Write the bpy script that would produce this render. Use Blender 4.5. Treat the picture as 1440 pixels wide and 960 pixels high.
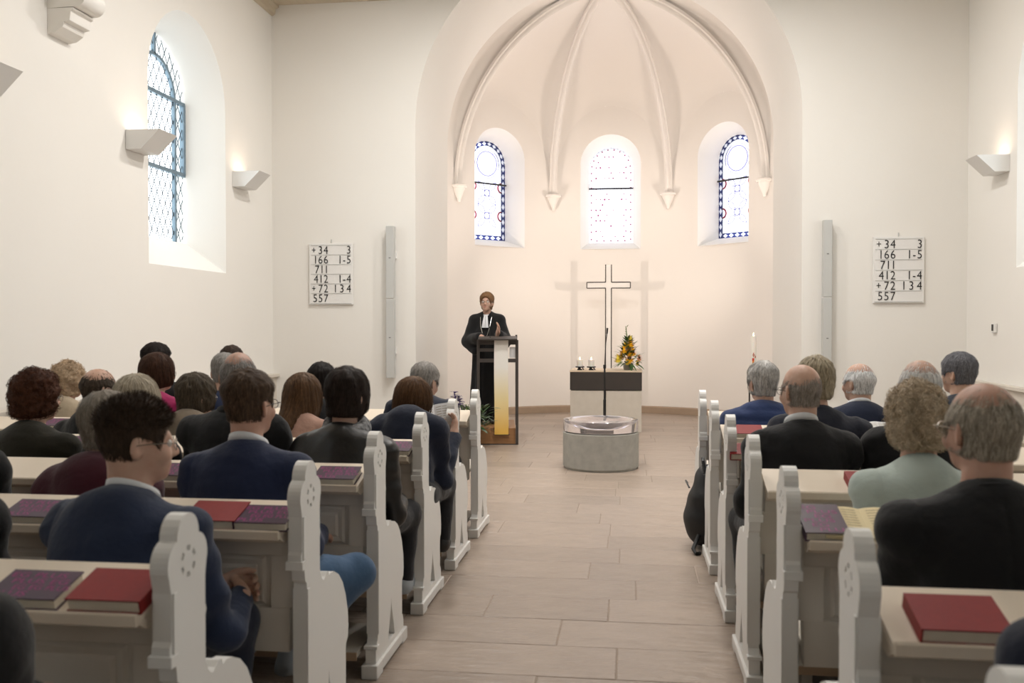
import bpy, bmesh, math, random
import numpy as np
from mathutils import Matrix, Vector

for o in list(bpy.data.objects): bpy.data.objects.remove(o)
SC = bpy.context.scene
COL = SC.collection
PI = math.pi
random.seed(7)

# ------------------------------------------------------------------ camera
FPX, EYE = 1300.0, 1.45
YAW = math.atan((885 - 720) / FPX)
PITCH = math.atan((457 - 480) / math.hypot(FPX, 165))
cam_d = bpy.data.cameras.new('camera'); cam = bpy.data.objects.new('camera', cam_d); COL.objects.link(cam)
cam_d.sensor_width = 36; cam_d.sensor_fit = 'HORIZONTAL'; cam_d.lens = FPX / 1440 * 36
fw = Vector((-math.sin(YAW) * math.cos(PITCH), math.cos(YAW) * math.cos(PITCH), math.sin(PITCH)))
rt = Vector((math.cos(YAW), math.sin(YAW), 0)); up = rt.cross(fw)
m3 = Matrix((rt, up, -fw)).transposed()
cam.matrix_world = Matrix.Translation((0, 0, EYE)) @ m3.to_4x4()
cam_d.clip_start = 0.02
cam_d.dof.use_dof = True; cam_d.dof.focus_distance = 9.5; cam_d.dof.aperture_fstop = 4.0
SC.camera = cam

# ------------------------------------------------------------------ world and exposure
SKY = 3.9
w = bpy.data.worlds.new('world'); SC.world = w; w.use_nodes = True
bg = w.node_tree.nodes['Background']; bg.inputs[0].default_value = (0.93, 0.97, 1.0, 1); bg.inputs[1].default_value = SKY
vs = SC.view_settings
vs.view_transform = 'Standard'; vs.look = 'None'; vs.gamma = 1; vs.use_curve_mapping = False
vs.exposure = 0.24

# ------------------------------------------------------------------ the place in metres
AX = -0.315                    # axis of nave, aisle and apse
XL, XR = AX - 4.23, AX + 4.23  # nave walls
YF, YB, YREAR = 11.4, 12.9, -7.0
AR, AYC = 2.55, 13.0           # apse radius and centre
ROWS_L = [1.12, 1.965, 2.81, 3.655, 4.51, 5.365, 6.19]
ROWS_R = [1.16, 1.99, 2.89, 3.73, 4.58, 5.45, 6.34]
PXL, PXR = -1.030, 0.475       # aisle faces of the pew ends

# daylight portals and lamps -------------------------------------------------
def light(name, kind, loc, power, col=(1, 1, 1), aim=None, **kw):
    d = bpy.data.lights.new(name, kind); o = bpy.data.objects.new(name, d); COL.objects.link(o)
    o.location = loc; d.energy = power; d.color = col
    if aim is not None:
        o.rotation_euler = (Vector(aim) - Vector(loc)).to_track_quat('-Z', 'Y').to_euler()
    for k, v in kw.items(): setattr(d, k, v)
    return o
WIN_Y = [9.17, 4.67, 0.17, -4.33]
WARM = (1.0, 0.76, 0.56)
LAMP_Y = {8.9: 80, 6.6: 54, 4.3: 16}
for y_, LAMP_W in LAMP_Y.items():
    for x_ in (AX - 1.15, AX + 1.15):
        light('ceiling_light', 'AREA', (x_, y_, 5.62), LAMP_W, (1.0, 0.965, 0.92), (x_, y_, 0), shape='DISK', size=.42)
SCONCE_Y = [10.36, 8.08, 5.86, 1.4, -0.9, -3.1]

# ------------------------------------------------------------------ materials
MATS = {}
def mat(name, col, rough=0.6, noise=None, bump=None, metal=0.0, spec=0.5, trans=0.0, ior=1.45, emit=None, sheen=0.0, coat=0.0, island=0.0, sss=0.0, stretch=None):
    """noise=(scale, amount, col2)  bump=(scale, strength, distance)"""
    if name in MATS: return MATS[name]
    m = bpy.data.materials.new(name); m.use_nodes = True; nt = m.node_tree; N = nt.nodes; L = nt.links
    b = N['Principled BSDF']
    b.inputs['Base Color'].default_value = (*col, 1); b.inputs['Roughness'].default_value = rough
    b.inputs['Metallic'].default_value = metal; b.inputs['Specular IOR Level'].default_value = spec
    b.inputs['IOR'].default_value = ior; b.inputs['Transmission Weight'].default_value = trans
    b.inputs['Sheen Weight'].default_value = sheen; b.inputs['Coat Weight'].default_value = coat
    if sss: b.inputs['Subsurface Weight'].default_value = sss; b.inputs['Subsurface Radius'].default_value = (0.02, 0.008, 0.005); b.inputs['Subsurface Scale'].default_value = 0.4
    if emit: b.inputs['Emission Color'].default_value = (*emit[0], 1); b.inputs['Emission Strength'].default_value = emit[1]
    tc = None
    if noise or bump:
        tc = N.new('ShaderNodeTexCoord'); vec = tc.outputs['Object']
        if stretch:
            mp = N.new('ShaderNodeMapping'); mp.inputs['Scale'].default_value = stretch; L.new(vec, mp.inputs['Vector']); vec = mp.outputs['Vector']
    colout = None
    if noise:
        n = N.new('ShaderNodeTexNoise'); n.inputs['Scale'].default_value = noise[0]; n.inputs['Detail'].default_value = 5
        L.new(vec, n.inputs['Vector'])
        r = N.new('ShaderNodeMapRange'); r.inputs[1].default_value = 0.3; r.inputs[2].default_value = 0.7; r.inputs[4].default_value = noise[1]
        L.new(n.outputs['Fac'], r.inputs[0])
        x = N.new('ShaderNodeMix'); x.data_type = 'RGBA'; x.inputs[6].default_value = (*col, 1); x.inputs[7].default_value = (*noise[2], 1)
        L.new(r.outputs[0], x.inputs[0]); colout = x.outputs[2]
    if island:
        g = N.new('ShaderNodeNewGeometry')
        hs = N.new('ShaderNodeMapRange'); hs.inputs[3].default_value = 1 - island; hs.inputs[4].default_value = 1 + island
        L.new(g.outputs['Random Per Island'], hs.inputs[0])
        mx = N.new('ShaderNodeMix'); mx.data_type = 'RGBA'; mx.blend_type = 'MULTIPLY'; mx.inputs[0].default_value = 1
        if colout: L.new(colout, mx.inputs[6])
        else: mx.inputs[6].default_value = (*col, 1)
        cb = N.new('ShaderNodeCombineColor')
        for i in range(3): L.new(hs.outputs[0], cb.inputs[i])
        L.new(cb.outputs[0], mx.inputs[7]); colout = mx.outputs[2]
    if colout: L.new(colout, b.inputs['Base Color'])
    if bump:
        n2 = N.new('ShaderNodeTexNoise'); n2.inputs['Scale'].default_value = bump[0]; n2.inputs['Detail'].default_value = 4
        L.new(vec, n2.inputs['Vector'])
        bp = N.new('ShaderNodeBump'); bp.inputs['Strength'].default_value = bump[1]; bp.inputs['Distance'].default_value = bump[2]
        L.new(n2.outputs['Fac'], bp.inputs['Height']); L.new(bp.outputs['Normal'], b.inputs['Normal'])
    MATS[name] = m; return m

def glass_mat(name, col, haze=0.0):
    """thin pane: clear transmission tinted by the glass, with a faint surface reflection"""
    if name in MATS: return MATS[name]
    m = bpy.data.materials.new(name); m.use_nodes = True; nt = m.node_tree; N = nt.nodes; L = nt.links
    N.remove(N['Principled BSDF']); out = N['Material Output']
    t = N.new('ShaderNodeBsdfTransparent'); t.inputs[0].default_value = (*col, 1)
    g = N.new('ShaderNodeBsdfGlossy'); g.inputs['Roughness'].default_value = 0.05
    mx = N.new('ShaderNodeMixShader'); mx.inputs[0].default_value = 0.04
    L.new(t.outputs[0], mx.inputs[1]); L.new(g.outputs[0], mx.inputs[2])
    L.new(mx.outputs[0], out.inputs[0]); MATS[name] = m; return m

PLASTER = mat('plaster', (0.855, 0.835, 0.795), 0.9, (0.9, 0.5, (0.835, 0.81, 0.765)), (6, 0.25, 0.01), spec=0.2)
PLASTER_A = mat('plaster_apse', (0.85, 0.81, 0.765), 0.9, (0.9, 0.5, (0.835, 0.79, 0.745)), (6, 0.2, 0.01), spec=0.2)
REVEAL = mat('plaster_reveal', (0.87, 0.86, 0.83), 0.85, None, (8, 0.15, 0.008), spec=0.2)
WOODPALE = mat('ceiling_boards', (0.62, 0.54, 0.42), 0.7, (3, 0.6, (0.55, 0.47, 0.36)), None, stretch=(12, 1, 1))
PEWW = mat('pew_white_paint', (0.82, 0.81, 0.785), 0.40, (2.5, 0.35, (0.78, 0.77, 0.745)), (25, 0.08, 0.002), spec=0.45)
PEWS = mat('pew_cream_paint', (0.66, 0.61, 0.54), 0.5, (2.5, 0.35, (0.61, 0.56, 0.49)), (25, 0.08, 0.002), spec=0.35)
LEDGE = mat('ledge_peach_paint', (0.77, 0.67, 0.55), 0.45, (2.5, 0.4, (0.72, 0.62, 0.50)), (25, 0.08, 0.002), spec=0.35)
PEWG = mat('pew_grey_paint', (0.46, 0.43, 0.375), 0.55, (2.5, 0.3, (0.42, 0.39, 0.34)), (25, 0.08, 0.002), spec=0.35)
MORTAR = mat('mortar', (0.37, 0.30, 0.245), 0.9, (20, 0.6, (0.32, 0.255, 0.21)))
TILE = mat('stone_tile', (0.50, 0.40, 0.32), 0.33, (5, 0.9, (0.44, 0.345, 0.275)), (9, 0.35, 0.006), island=0.0, spec=0.4, stretch=(0.6, 2.0, 1))
LEAD = mat('lead', (0.07, 0.09, 0.11), 0.5, metal=0.3)
IRON = mat('window_iron', (0.17, 0.24, 0.30), 0.5, metal=0.2)
BLACK = mat('black_metal', (0.015, 0.014, 0.014), 0.45)
BRONZE = mat('dark_bronze', (0.05, 0.042, 0.038), 0.5, (8, 0.5, (0.07, 0.055, 0.045)))
OAK = mat('oak', (0.36, 0.185, 0.08), 0.5, (3, 0.8, (0.27, 0.13, 0.055)), None, stretch=(2, 14, 14))
WHITE = mat('white_lacquer', (0.82, 0.81, 0.79), 0.5, (4, 0.3, (0.79, 0.78, 0.76)))
GREYMET = mat('grey_aluminium', (0.56, 0.565, 0.55), 0.5, (5, 0.3, (0.52, 0.525, 0.51)))
PAPER = mat('paper', (0.80, 0.74, 0.62), 0.8, (30, 0.4, (0.74, 0.68, 0.56)))
WPAPER = mat('white_paper', (0.83, 0.83, 0.84), 0.7, (10, 0.2, (0.8, 0.8, 0.81)))
CREAMP = mat('page_cream', (0.80, 0.68, 0.42), 0.8, (30, 0.4, (0.76, 0.63, 0.38)))
REDBOOK = mat('red_linen', (0.25, 0.014, 0.013), 0.6, (60, 0.6, (0.20, 0.011, 0.011)), (300, 0.3, 0.001))
PURPLE = mat('purple_cover', (0.075, 0.03, 0.065), 0.4, (18, 0.7, (0.045, 0.025, 0.045)))
PINK = mat('pink_print', (0.34, 0.03, 0.19), 0.5, (40, 0.5, (0.26, 0.022, 0.15)))
INK = mat('black_numerals', (0.012, 0.012, 0.013), 0.5)
CONCRETE = mat('concrete', (0.42, 0.41, 0.375), 0.75, (14, 0.9, (0.34, 0.335, 0.305)), (60, 0.3, 0.003))
STONE = mat('altar_stone', (0.68, 0.62, 0.54), 0.7, (12, 0.7, (0.62, 0.56, 0.48)), (50, 0.2, 0.002))
KERB = mat('kerb_stone', (0.38, 0.28, 0.20), 0.6, (8, 0.7, (0.32, 0.235, 0.165)))
WAX = mat('candle_wax', (0.86, 0.83, 0.76), 0.5, (5, 0.3, (0.84, 0.80, 0.72)), sss=0.3)
FLAME = mat('candle_flame', (1, 0.8, 0.4), 0.5, emit=((1.0, 0.72, 0.32), 14))

# ------------------------------------------------------------------ mesh helpers
class MB:
    def __init__(s): s.v = []; s.f = []; s.mi = []
    def add(s, vs_, fs, mi=0):
        o = len(s.v); s.v += [tuple(map(float, q)) for q in vs_]; s.f += [tuple(i + o for i in f) for f in fs]; s.mi += [mi] * len(fs); return s
    def box(s, x0, x1, y0, y1, z0, z1, mi=0, M=None):
        vv = [(x, y, z) for z in (z0, z1) for y in (y0, y1) for x in (x0, x1)]
        if M is not None: vv = [tuple(M @ Vector(q)) for q in vv]
        return s.add(vv, [(0, 2, 3, 1), (4, 5, 7, 6), (0, 1, 5, 4), (2, 6, 7, 3), (0, 4, 6, 2), (1, 3, 7, 5)], mi)
    def tube(s, pts, rad, n=8, mi=0, caps=True):
        pts = [Vector(p) for p in pts]; k = len(pts)
        if not hasattr(rad, '__len__'): rad = [rad] * k
        t0 = (pts[1] - pts[0]).normalized(); ref = Vector((0, 0, 1)) if abs(t0.z) < 0.9 else Vector((1, 0, 0))
        u = t0.cross(ref).normalized(); vv = []
        for i in range(k):
            t = (pts[min(i + 1, k - 1)] - pts[max(i - 1, 0)]).normalized()
            u = (u - t * u.dot(t)).normalized(); w_ = t.cross(u)
            for j in range(n):
                a = 2 * PI * j / n; vv.append(pts[i] + (u * math.cos(a) + w_ * math.sin(a)) * rad[i])
        ff = [(i * n + j, i * n + (j + 1) % n, (i + 1) * n + (j + 1) % n, (i + 1) * n + j) for i in range(k - 1) for j in range(n)]
        if caps: ff += [tuple(range(n - 1, -1, -1)), tuple((k - 1) * n + j for j in range(n))]
        return s.add(vv, ff, mi)
    def lathe(s, prof, n=24, c=(0, 0, 0), mi=0, closed=False, sx=1, sy=1):
        k = len(prof)
        vv = [(c[0] + r * math.cos(2 * PI * j / n) * sx, c[1] + r * math.sin(2 * PI * j / n) * sy, c[2] + z) for r, z in prof for j in range(n)]
        ff = [(i * n + j, i * n + (j + 1) % n, (i + 1) * n + (j + 1) % n, (i + 1) * n + j) for i in range(k - 1) for j in range(n)]
        if closed: ff += [((k - 1) * n + j, (k - 1) * n + (j + 1) % n, (j + 1) % n, j) for j in range(n)]
        else:
            if prof[0][0] > 1e-5: ff.append(tuple(range(n - 1, -1, -1)))
            if prof[-1][0] > 1e-5: ff.append(tuple((k - 1) * n + j for j in range(n)))
        return s.add(vv, ff, mi)
    def prism(s, poly, a0, a1, axis='x', mi=0):
        """polygon in the two other axes, extruded along axis"""
        def P(a, q): return {'x': (a, q[0], q[1]), 'y': (q[0], a, q[1]), 'z': (q[0], q[1], a)}[axis]
        n = len(poly); vv = [P(a0, q) for q in poly] + [P(a1, q) for q in poly]
        ff = [tuple(range(n)), tuple(range(2 * n - 1, n - 1, -1))] + [(i, i + n, (i + 1) % n + n, (i + 1) % n) for i in range(n)]
        return s.add(vv, ff, mi)
    def sphere(s, c, r, nu=10, nv=7, mi=0):
        if not hasattr(r, '__len__'): r = (r, r, r)
        vv = [(c[0], c[1], c[2] - r[2])]
        for i in range(1, nv):
            a = -PI / 2 + PI * i / nv
            vv += [(c[0] + r[0] * math.cos(a) * math.cos(2 * PI * j / nu), c[1] + r[1] * math.cos(a) * math.sin(2 * PI * j / nu), c[2] + r[2] * math.sin(a)) for j in range(nu)]
        vv.append((c[0], c[1], c[2] + r[2])); e = len(vv) - 1
        ff = [(0, 1 + (j + 1) % nu, 1 + j) for j in range(nu)] + [(e, e - nu + j, e - nu + (j + 1) % nu) for j in range(nu)]
        ff += [(1 + i * nu + j, 1 + i * nu + (j + 1) % nu, 1 + (i + 1) * nu + (j + 1) % nu, 1 + (i + 1) * nu + j) for i in range(nv - 2) for j in range(nu)]
        return s.add(vv, ff, mi)
    def mesh(s, name, mats, smooth=False, fix=True):
        me = bpy.data.meshes.new(name); me.from_pydata(s.v, [], s.f)
        if not isinstance(mats, (list, tuple)): mats = [mats]
        for m in mats: me.materials.append(m)
        if len(mats) > 1: me.polygons.foreach_set('material_index', s.mi)
        if fix:
            bm = bmesh.new(); bm.from_mesh(me); bmesh.ops.recalc_face_normals(bm, faces=bm.faces); bm.to_mesh(me); bm.free()
        if smooth:
            me.polygons.foreach_set('use_smooth', [True] * len(me.polygons))
            if smooth != 'all': me.set_sharp_from_angle(angle=math.radians(40))
        me.update(); return me
    def obj(s, name, mats, parent=None, smooth=False, loc=(0, 0, 0), bevel=0, rot=None, fix=True):
        return link(name, s.mesh(name, mats, smooth, fix), parent, loc, bevel, rot)

def link(name, me, parent=None, loc=(0, 0, 0), bevel=0, rot=None):
    o = bpy.data.objects.new(name, me); COL.objects.link(o); o.parent = parent; o.location = loc
    if rot is not None: o.rotation_euler = rot
    if bevel:
        b = o.modifiers.new('bevel', 'BEVEL'); b.width = bevel; b.segments = 2; b.limit_method = 'ANGLE'; b.angle_limit = math.radians(40); b.harden_normals = False
    return o
def empty(name, loc=(0, 0, 0), rotz=0, parent=None):
    o = bpy.data.objects.new(name, None); COL.objects.link(o); o.location = loc; o.rotation_euler = (0, 0, rotz); o.parent = parent; o.empty_display_size = 0.1; return o
def tag(o, label, cat=None, group=None, kind=None):
    o['label'] = label
    if cat: o['category'] = cat
    if group: o['group'] = group
    if kind: o['kind'] = kind
    return o
def struct(o, label=None):
    o['kind'] = 'structure'
    if label: o['label'] = label
    return o
def fill_mesh(loops, to3, thick=None, name='fill'):
    """fill a 2D outline with holes; optional thickness vector"""
    bm = bmesh.new(); edges = []
    for lp in loops:
        vv = [bm.verts.new(to3(*q)) for q in lp]
        for i in range(len(vv)): edges.append(bm.edges.new((vv[i], vv[(i + 1) % len(vv)])))
    bmesh.ops.triangle_fill(bm, edges=edges, use_beauty=True, use_dissolve=False)
    if thick is not None:
        r = bmesh.ops.extrude_face_region(bm, geom=bm.faces[:])
        bmesh.ops.translate(bm, verts=[g for g in r['geom'] if isinstance(g, bmesh.types.BMVert)], vec=thick)
    bmesh.ops.recalc_face_normals(bm, faces=bm.faces)
    me = bpy.data.meshes.new(name); bm.to_mesh(me); bm.free(); return me
TXT = {}
def text_mesh(s, size, m, depth=0.0, align='LEFT', name='lettering'):
    key = (s, size, m.name, align, depth)
    if key in TXT: return TXT[key]
    c = bpy.data.curves.new('txt', 'FONT'); c.body = s; c.size = size; c.align_x = align; c.align_y = 'BOTTOM_BASELINE'; c.extrude = depth; c.resolution_u = 4; c.offset = -.006 * size if m is INK else 0
    o = bpy.data.objects.new('txt', c); COL.objects.link(o)
    dg = bpy.context.evaluated_depsgraph_get(); me = bpy.data.meshes.new_from_object(o.evaluated_get(dg)); me.name = name
    bpy.data.objects.remove(o); me.materials.clear(); me.materials.append(m); TXT[key] = me; return me

def arch_loop(hw, z0, zs, n=20, rise=None, cx=0):
    """arched outline, counter clockwise from lower left: sill, right jamb, arc, left jamb"""
    rise = rise or hw
    return [(cx - hw, z0), (cx + hw, z0)] + [(cx + hw * math.cos(PI * i / n), zs + rise * math.sin(PI * i / n)) for i in range(n + 1)]
# ================================================================== structure
def tile_material(name, use_island):
    m = mat(name, (0.385, 0.31, 0.255), 0.36, (6, 0.9, (0.33, 0.262, 0.212)), (13, 0.8, 0.014), spec=0.45, stretch=(0.55, 1.5, 1))
    nt = m.node_tree; N = nt.nodes; L = nt.links; b = N['Principled BSDF']
    src = b.inputs['Base Color'].links[0].from_socket
    if use_island: r = N.new('ShaderNodeNewGeometry').outputs['Random Per Island']
    else: r = N.new('ShaderNodeObjectInfo').outputs['Random']
    mr = N.new('ShaderNodeMapRange'); mr.inputs[3].default_value = 0.9; mr.inputs[4].default_value = 1.08; L.new(r, mr.inputs[0])
    mx = N.new('ShaderNodeMix'); mx.data_type = 'RGBA'; mx.blend_type = 'MULTIPLY'; mx.inputs[0].default_value = 1
    cb = N.new('ShaderNodeCombineColor')
    for i in range(3): L.new(mr.outputs[0], cb.inputs[i])
    L.new(src, mx.inputs[6]); L.new(cb.outputs[0], mx.inputs[7]); L.new(mx.outputs[2], b.inputs['Base Color'])
    return m
TILE_O = tile_material('stone_tile_single', False); TILE_S = tile_material('stone_tile_field', True)

floor = MB().box(XL - .1, XR + .1, YREAR - .1, 16.0, -0.12, -0.004).obj('floor', MORTAR); struct(floor, 'pale sandstone tile floor of the nave and apse')
rng = random.Random(3)
TW = 0.372; J = 0.005
lens_ = [0.62, 0.78, 0.92, 1.06, 1.2]
def tile_poly(mb, x0, x1, y0, y1, dz=0.0, mi=0):
    e = 0.003
    v = [(x0, y0, -.03), (x1, y0, -.03), (x1, y1, -.03), (x0, y1, -.03), (x0, y0, -.002 + dz), (x1, y0, -.002 + dz), (x1, y1, -.002 + dz), (x0, y1, -.002 + dz),
         (x0 + e, y0 + e, dz), (x1 - e, y0 + e, dz), (x1 - e, y1 - e, dz), (x0 + e, y1 - e, dz)]
    f = [(8, 9, 10, 11)]
    for i in range(4):
        j = (i + 1) % 4; f += [(i, j, j + 4, i + 4), (i + 4, j + 4, j + 8, i + 8)]
    mb.add(v, f, mi)
tile_me = {}
for L_ in lens_:
    t = MB(); tile_poly(t, 0, L_ - J, 0, TW - J); tile_me[L_] = t.mesh('tile', TILE_O, fix=False)
field = MB(); ntile = 0
r_ = 0; y = YREAR
while y < 15.7:
    x = XL - .05 - rng.random() * 0.8
    while x < XR:
        L_ = rng.choice(lens_); x1 = x + L_
        vis = (y > 7.0 and not (y > 13 and abs((x + x1) / 2 - AX) > 2.7)) or (2.7 < y <= 7.0 and x1 > -1.15 and x < 0.55)
        if vis and x > XL and x1 < XR and ntile < 298:
            o = link('tile', tile_me[L_], floor, (x, y, rng.uniform(-.0012, 0))); ntile += 1
        elif not (y > 13.3 and abs((x + x1) / 2 - AX) > 3.2):
            a, b = max(x, XL), min(x1 - J, XR)
            if b - a > 0.02: tile_poly(field, a, b, y, y + TW - J)
        x = x1
    y += TW
fo = field.obj('tile_field', TILE_S, floor, fix=False); fo['kind'] = 'stuff'

# side walls with splayed window openings
W_O = dict(hw=.85, z0=2.04, zs=3.83); W_I = dict(hw=.65, z0=2.36, zs=3.86); W_D = .37
def side_wall(name, X, sgn):
    CE = 5.53
    loops = [[(YREAR, -.1), (YF + .02, -.1), (YF + .02, CE), (YREAR, CE)]] + [arch_loop(cx=yc, **W_O) for yc in WIN_Y]
    me = fill_mesh(loops, lambda a, b: (X, a, b)); me.name = name; me.materials.append(PLASTER)
    o = link(name, me); struct(o)
    rv = MB()
    for yc in WIN_Y:
        A = arch_loop(cx=yc, **W_O); B = arch_loop(cx=yc, **W_I); n = len(A)
        vv = [(X, a, b) for a, b in A] + [(X + sgn * W_D, a, b) for a, b in B] + [(X + sgn * .52, a, b) for a, b in B]
        ff = []
        for i in range(n):
            j = (i + 1) % n; ff += [(i, j, n + j, n + i), (n + i, n + j, 2 * n + j, 2 * n + i)]
        rv.add(vv, ff)
    r = rv.obj('window_reveal', REVEAL, o, smooth=True)
    return o
wl = side_wall('wall_left', XL, -1); wl['label'] = 'cream plastered left nave wall with arched windows'
wr = side_wall('wall_right', XR, 1); wr['label'] = 'cream plastered right nave wall with arched windows'
wb = MB().box(XL, XR, YREAR - .2, YREAR, -.1, 7.3).obj('wall_back', PLASTER); struct(wb, 'plain plastered wall at the rear of the nave')

# chancel wall: one outline with the tall round arch cut out, 1.5 m deep
hw_f, zs_f = 2.355, 3.95
lp = [(XL - .2, -.1), (AX - hw_f, -.1)] + [(AX - hw_f * math.cos(PI * i / 48), zs_f + hw_f * math.sin(PI * i / 48)) for i in range(49)] + [(AX + hw_f, -.1), (XR + .2, -.1), (XR + .2, 7.3), (XL - .2, 7.3)]
me = fill_mesh([lp], lambda a, b: (a, YF, b), Vector((0, YB - YF, 0)), 'wall_front')
for v in me.vertices:   # opening narrows slightly towards the apse
    if v.co.y > YF + .5 and abs(v.co.x - AX) < 2.5 and v.co.z < 6.6:
        k = 2.245 / hw_f; v.co.x = AX + (v.co.x - AX) * k
        if v.co.z > zs_f: v.co.z = zs_f + (v.co.z - zs_f) * k
me.materials.append(PLASTER); wf = link('wall_front', me); struct(wf, 'cream end wall with a tall round chancel arch')
me.polygons.foreach_set('use_smooth', [True] * len(me.polygons)); me.set_sharp_from_angle(angle=math.radians(30))

# ceiling: flat margins and a raised middle, pale boards
cl = MB(); prof = [(XL - .05, 5.53), (XL + 1.9, 5.53), (XL + 2.6, 6.9), (XR - 2.6, 6.9), (XR - 1.9, 5.53), (XR + .05, 5.53)]
vv = [(x, y_, z) for y_ in (YREAR - .05, YF + .03) for x, z in prof]
cl.add(vv, [(i, i + 1, i + 7, i + 6) for i in range(5)]); ceil = cl.obj('ceiling', WOODPALE); struct(ceil, 'pale boarded nave ceiling')
for i, (x0, s) in enumerate(((XL, 1), (XR, -1))):
    c = MB(); c.prism([(x0, 5.53), (x0 + s * .1, 5.53), (x0 + s * .1, 5.50), (x0 + s * .06, 5.48), (x0 + s * .05, 5.42), (x0 + s * .02, 5.40), (x0, 5.40)], YREAR, YF, 'y')
    t = c.obj('trim_%d' % (1 + i), WOODPALE); struct(t, 'moulded cornice under the ceiling on the %s wall' % ('left' if s > 0 else 'right'))
    # wainscot ledge
    c = MB(); c.box(min(x0, x0 + s * .05), max(x0, x0 + s * .05), YREAR, YF, 0, .79).box(min(x0, x0 + s * .09), max(x0, x0 + s * .09), YREAR, YF, .79, .83)
    t = c.obj('trim_%d' % (3 + i), PEWS, bevel=.006); struct(t, 'low cream wainscot with a ledge along the %s wall' % ('left' if s > 0 else 'right'))

# ------------------------------------------------------------------ apse
KEY_Z, SPR, LUN = 6.17, 3.6, 1.5
AW_O = dict(hw=.5, z0=2.72, zs=4.13); AW_I = dict(hw=.37, z0=2.85, zs=4.10); AW_D = .30
AWA = [-44.5, 0.0, 44.5]
def wall_top(deg):
    b = round(deg / 44.0) * 44.0; u = max(-1, min(1, (deg - b) / 22.0)); return SPR + LUN * math.sqrt(max(0, 1 - u * u)) ** 1.0
def cyl(deg, z, r=AR): a = math.radians(deg); return (AX + r * math.sin(a), AYC + r * math.cos(a), z)
da = math.degrees(math.asin(.5 / AR))
cuts = set(np.round(np.arange(-94, 94.01, 1.0), 3))
for wa in AWA:
    cuts = {c for c in cuts if abs(c - wa) > da + .2}
    for i in range(25): cuts.add(round(wa - da * math.cos(PI * i / 24), 4))
for rb in (-66, -22, 22, 66):
    for d_ in (-.4, 0, .4): cuts.add(float(rb + d_))
cuts = sorted(cuts)
def arch_z(d):
    x = AR * math.sin(math.radians(d)); return AW_O['zs'] + math.sqrt(max(0, .25 - x * x))
ap = MB()
for a, b in zip(cuts[:-1], cuts[1:]):
    mid = (a + b) / 2; wa = next((q for q in AWA if abs(mid - q) < da), None)
    ta, tb = wall_top(a), wall_top(b)
    if wa is None: ap.add([cyl(a, -.1), cyl(b, -.1), cyl(b, tb), cyl(a, ta)], [(0, 1, 2, 3)])
    else:
        ap.add([cyl(a, -.1), cyl(b, -.1), cyl(b, AW_O['z0']), cyl(a, AW_O['z0'])], [(0, 1, 2, 3)])
        ap.add([cyl(a, arch_z(a - wa)), cyl(b, arch_z(b - wa)), cyl(b, max(tb, arch_z(b - wa))), cyl(a, max(ta, arch_z(a - wa)))], [(0, 1, 2, 3)])
apw = ap.mesh('wall_apse', PLASTER_A, fix=False)
bm = bmesh.new(); bm.from_mesh(apw); bmesh.ops.remove_doubles(bm, verts=bm.verts, dist=1e-4); bm.to_mesh(apw); bm.free()
apw.polygons.foreach_set('use_smooth', [True] * len(apw.polygons))
wa_o = link('wall_apse', apw); struct(wa_o, 'curved warm-lit apse wall behind the altar')
rv = MB()
for wa in AWA:
    A = arch_loop(n=24, **AW_O); B = arch_loop(n=24, **AW_I); n = len(A)
    R_ = Matrix.Rotation(-math.radians(wa), 3, 'Z')
    def T(x, yy, z): q = R_ @ Vector((x, yy, z)); return (AX + q.x, AYC + q.y, q.z)
    vv = [T(x, math.sqrt(AR * AR - x * x), z) for x, z in A] + [T(x, AR + AW_D, z) for x, z in B] + [T(x, AR + AW_D + .2, z) for x, z in B]
    ff = []
    for i in range(n):
        j = (i + 1) % n; ff += [(i, j, n + j, n + i), (n + i, n + j, 2 * n + j, 2 * n + i)]
    # sill subdivision follows the curved wall
    rv.add(vv, ff)
    k = 12; sv = [T(-.5 + i / k, math.sqrt(AR * AR - (-.5 + i / k) ** 2), 2.72) for i in range(k + 1)]
    rv.add(sv, [tuple(range(k + 1))])
rv.obj('window_reveal', REVEAL, wa_o, smooth=True)
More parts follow.
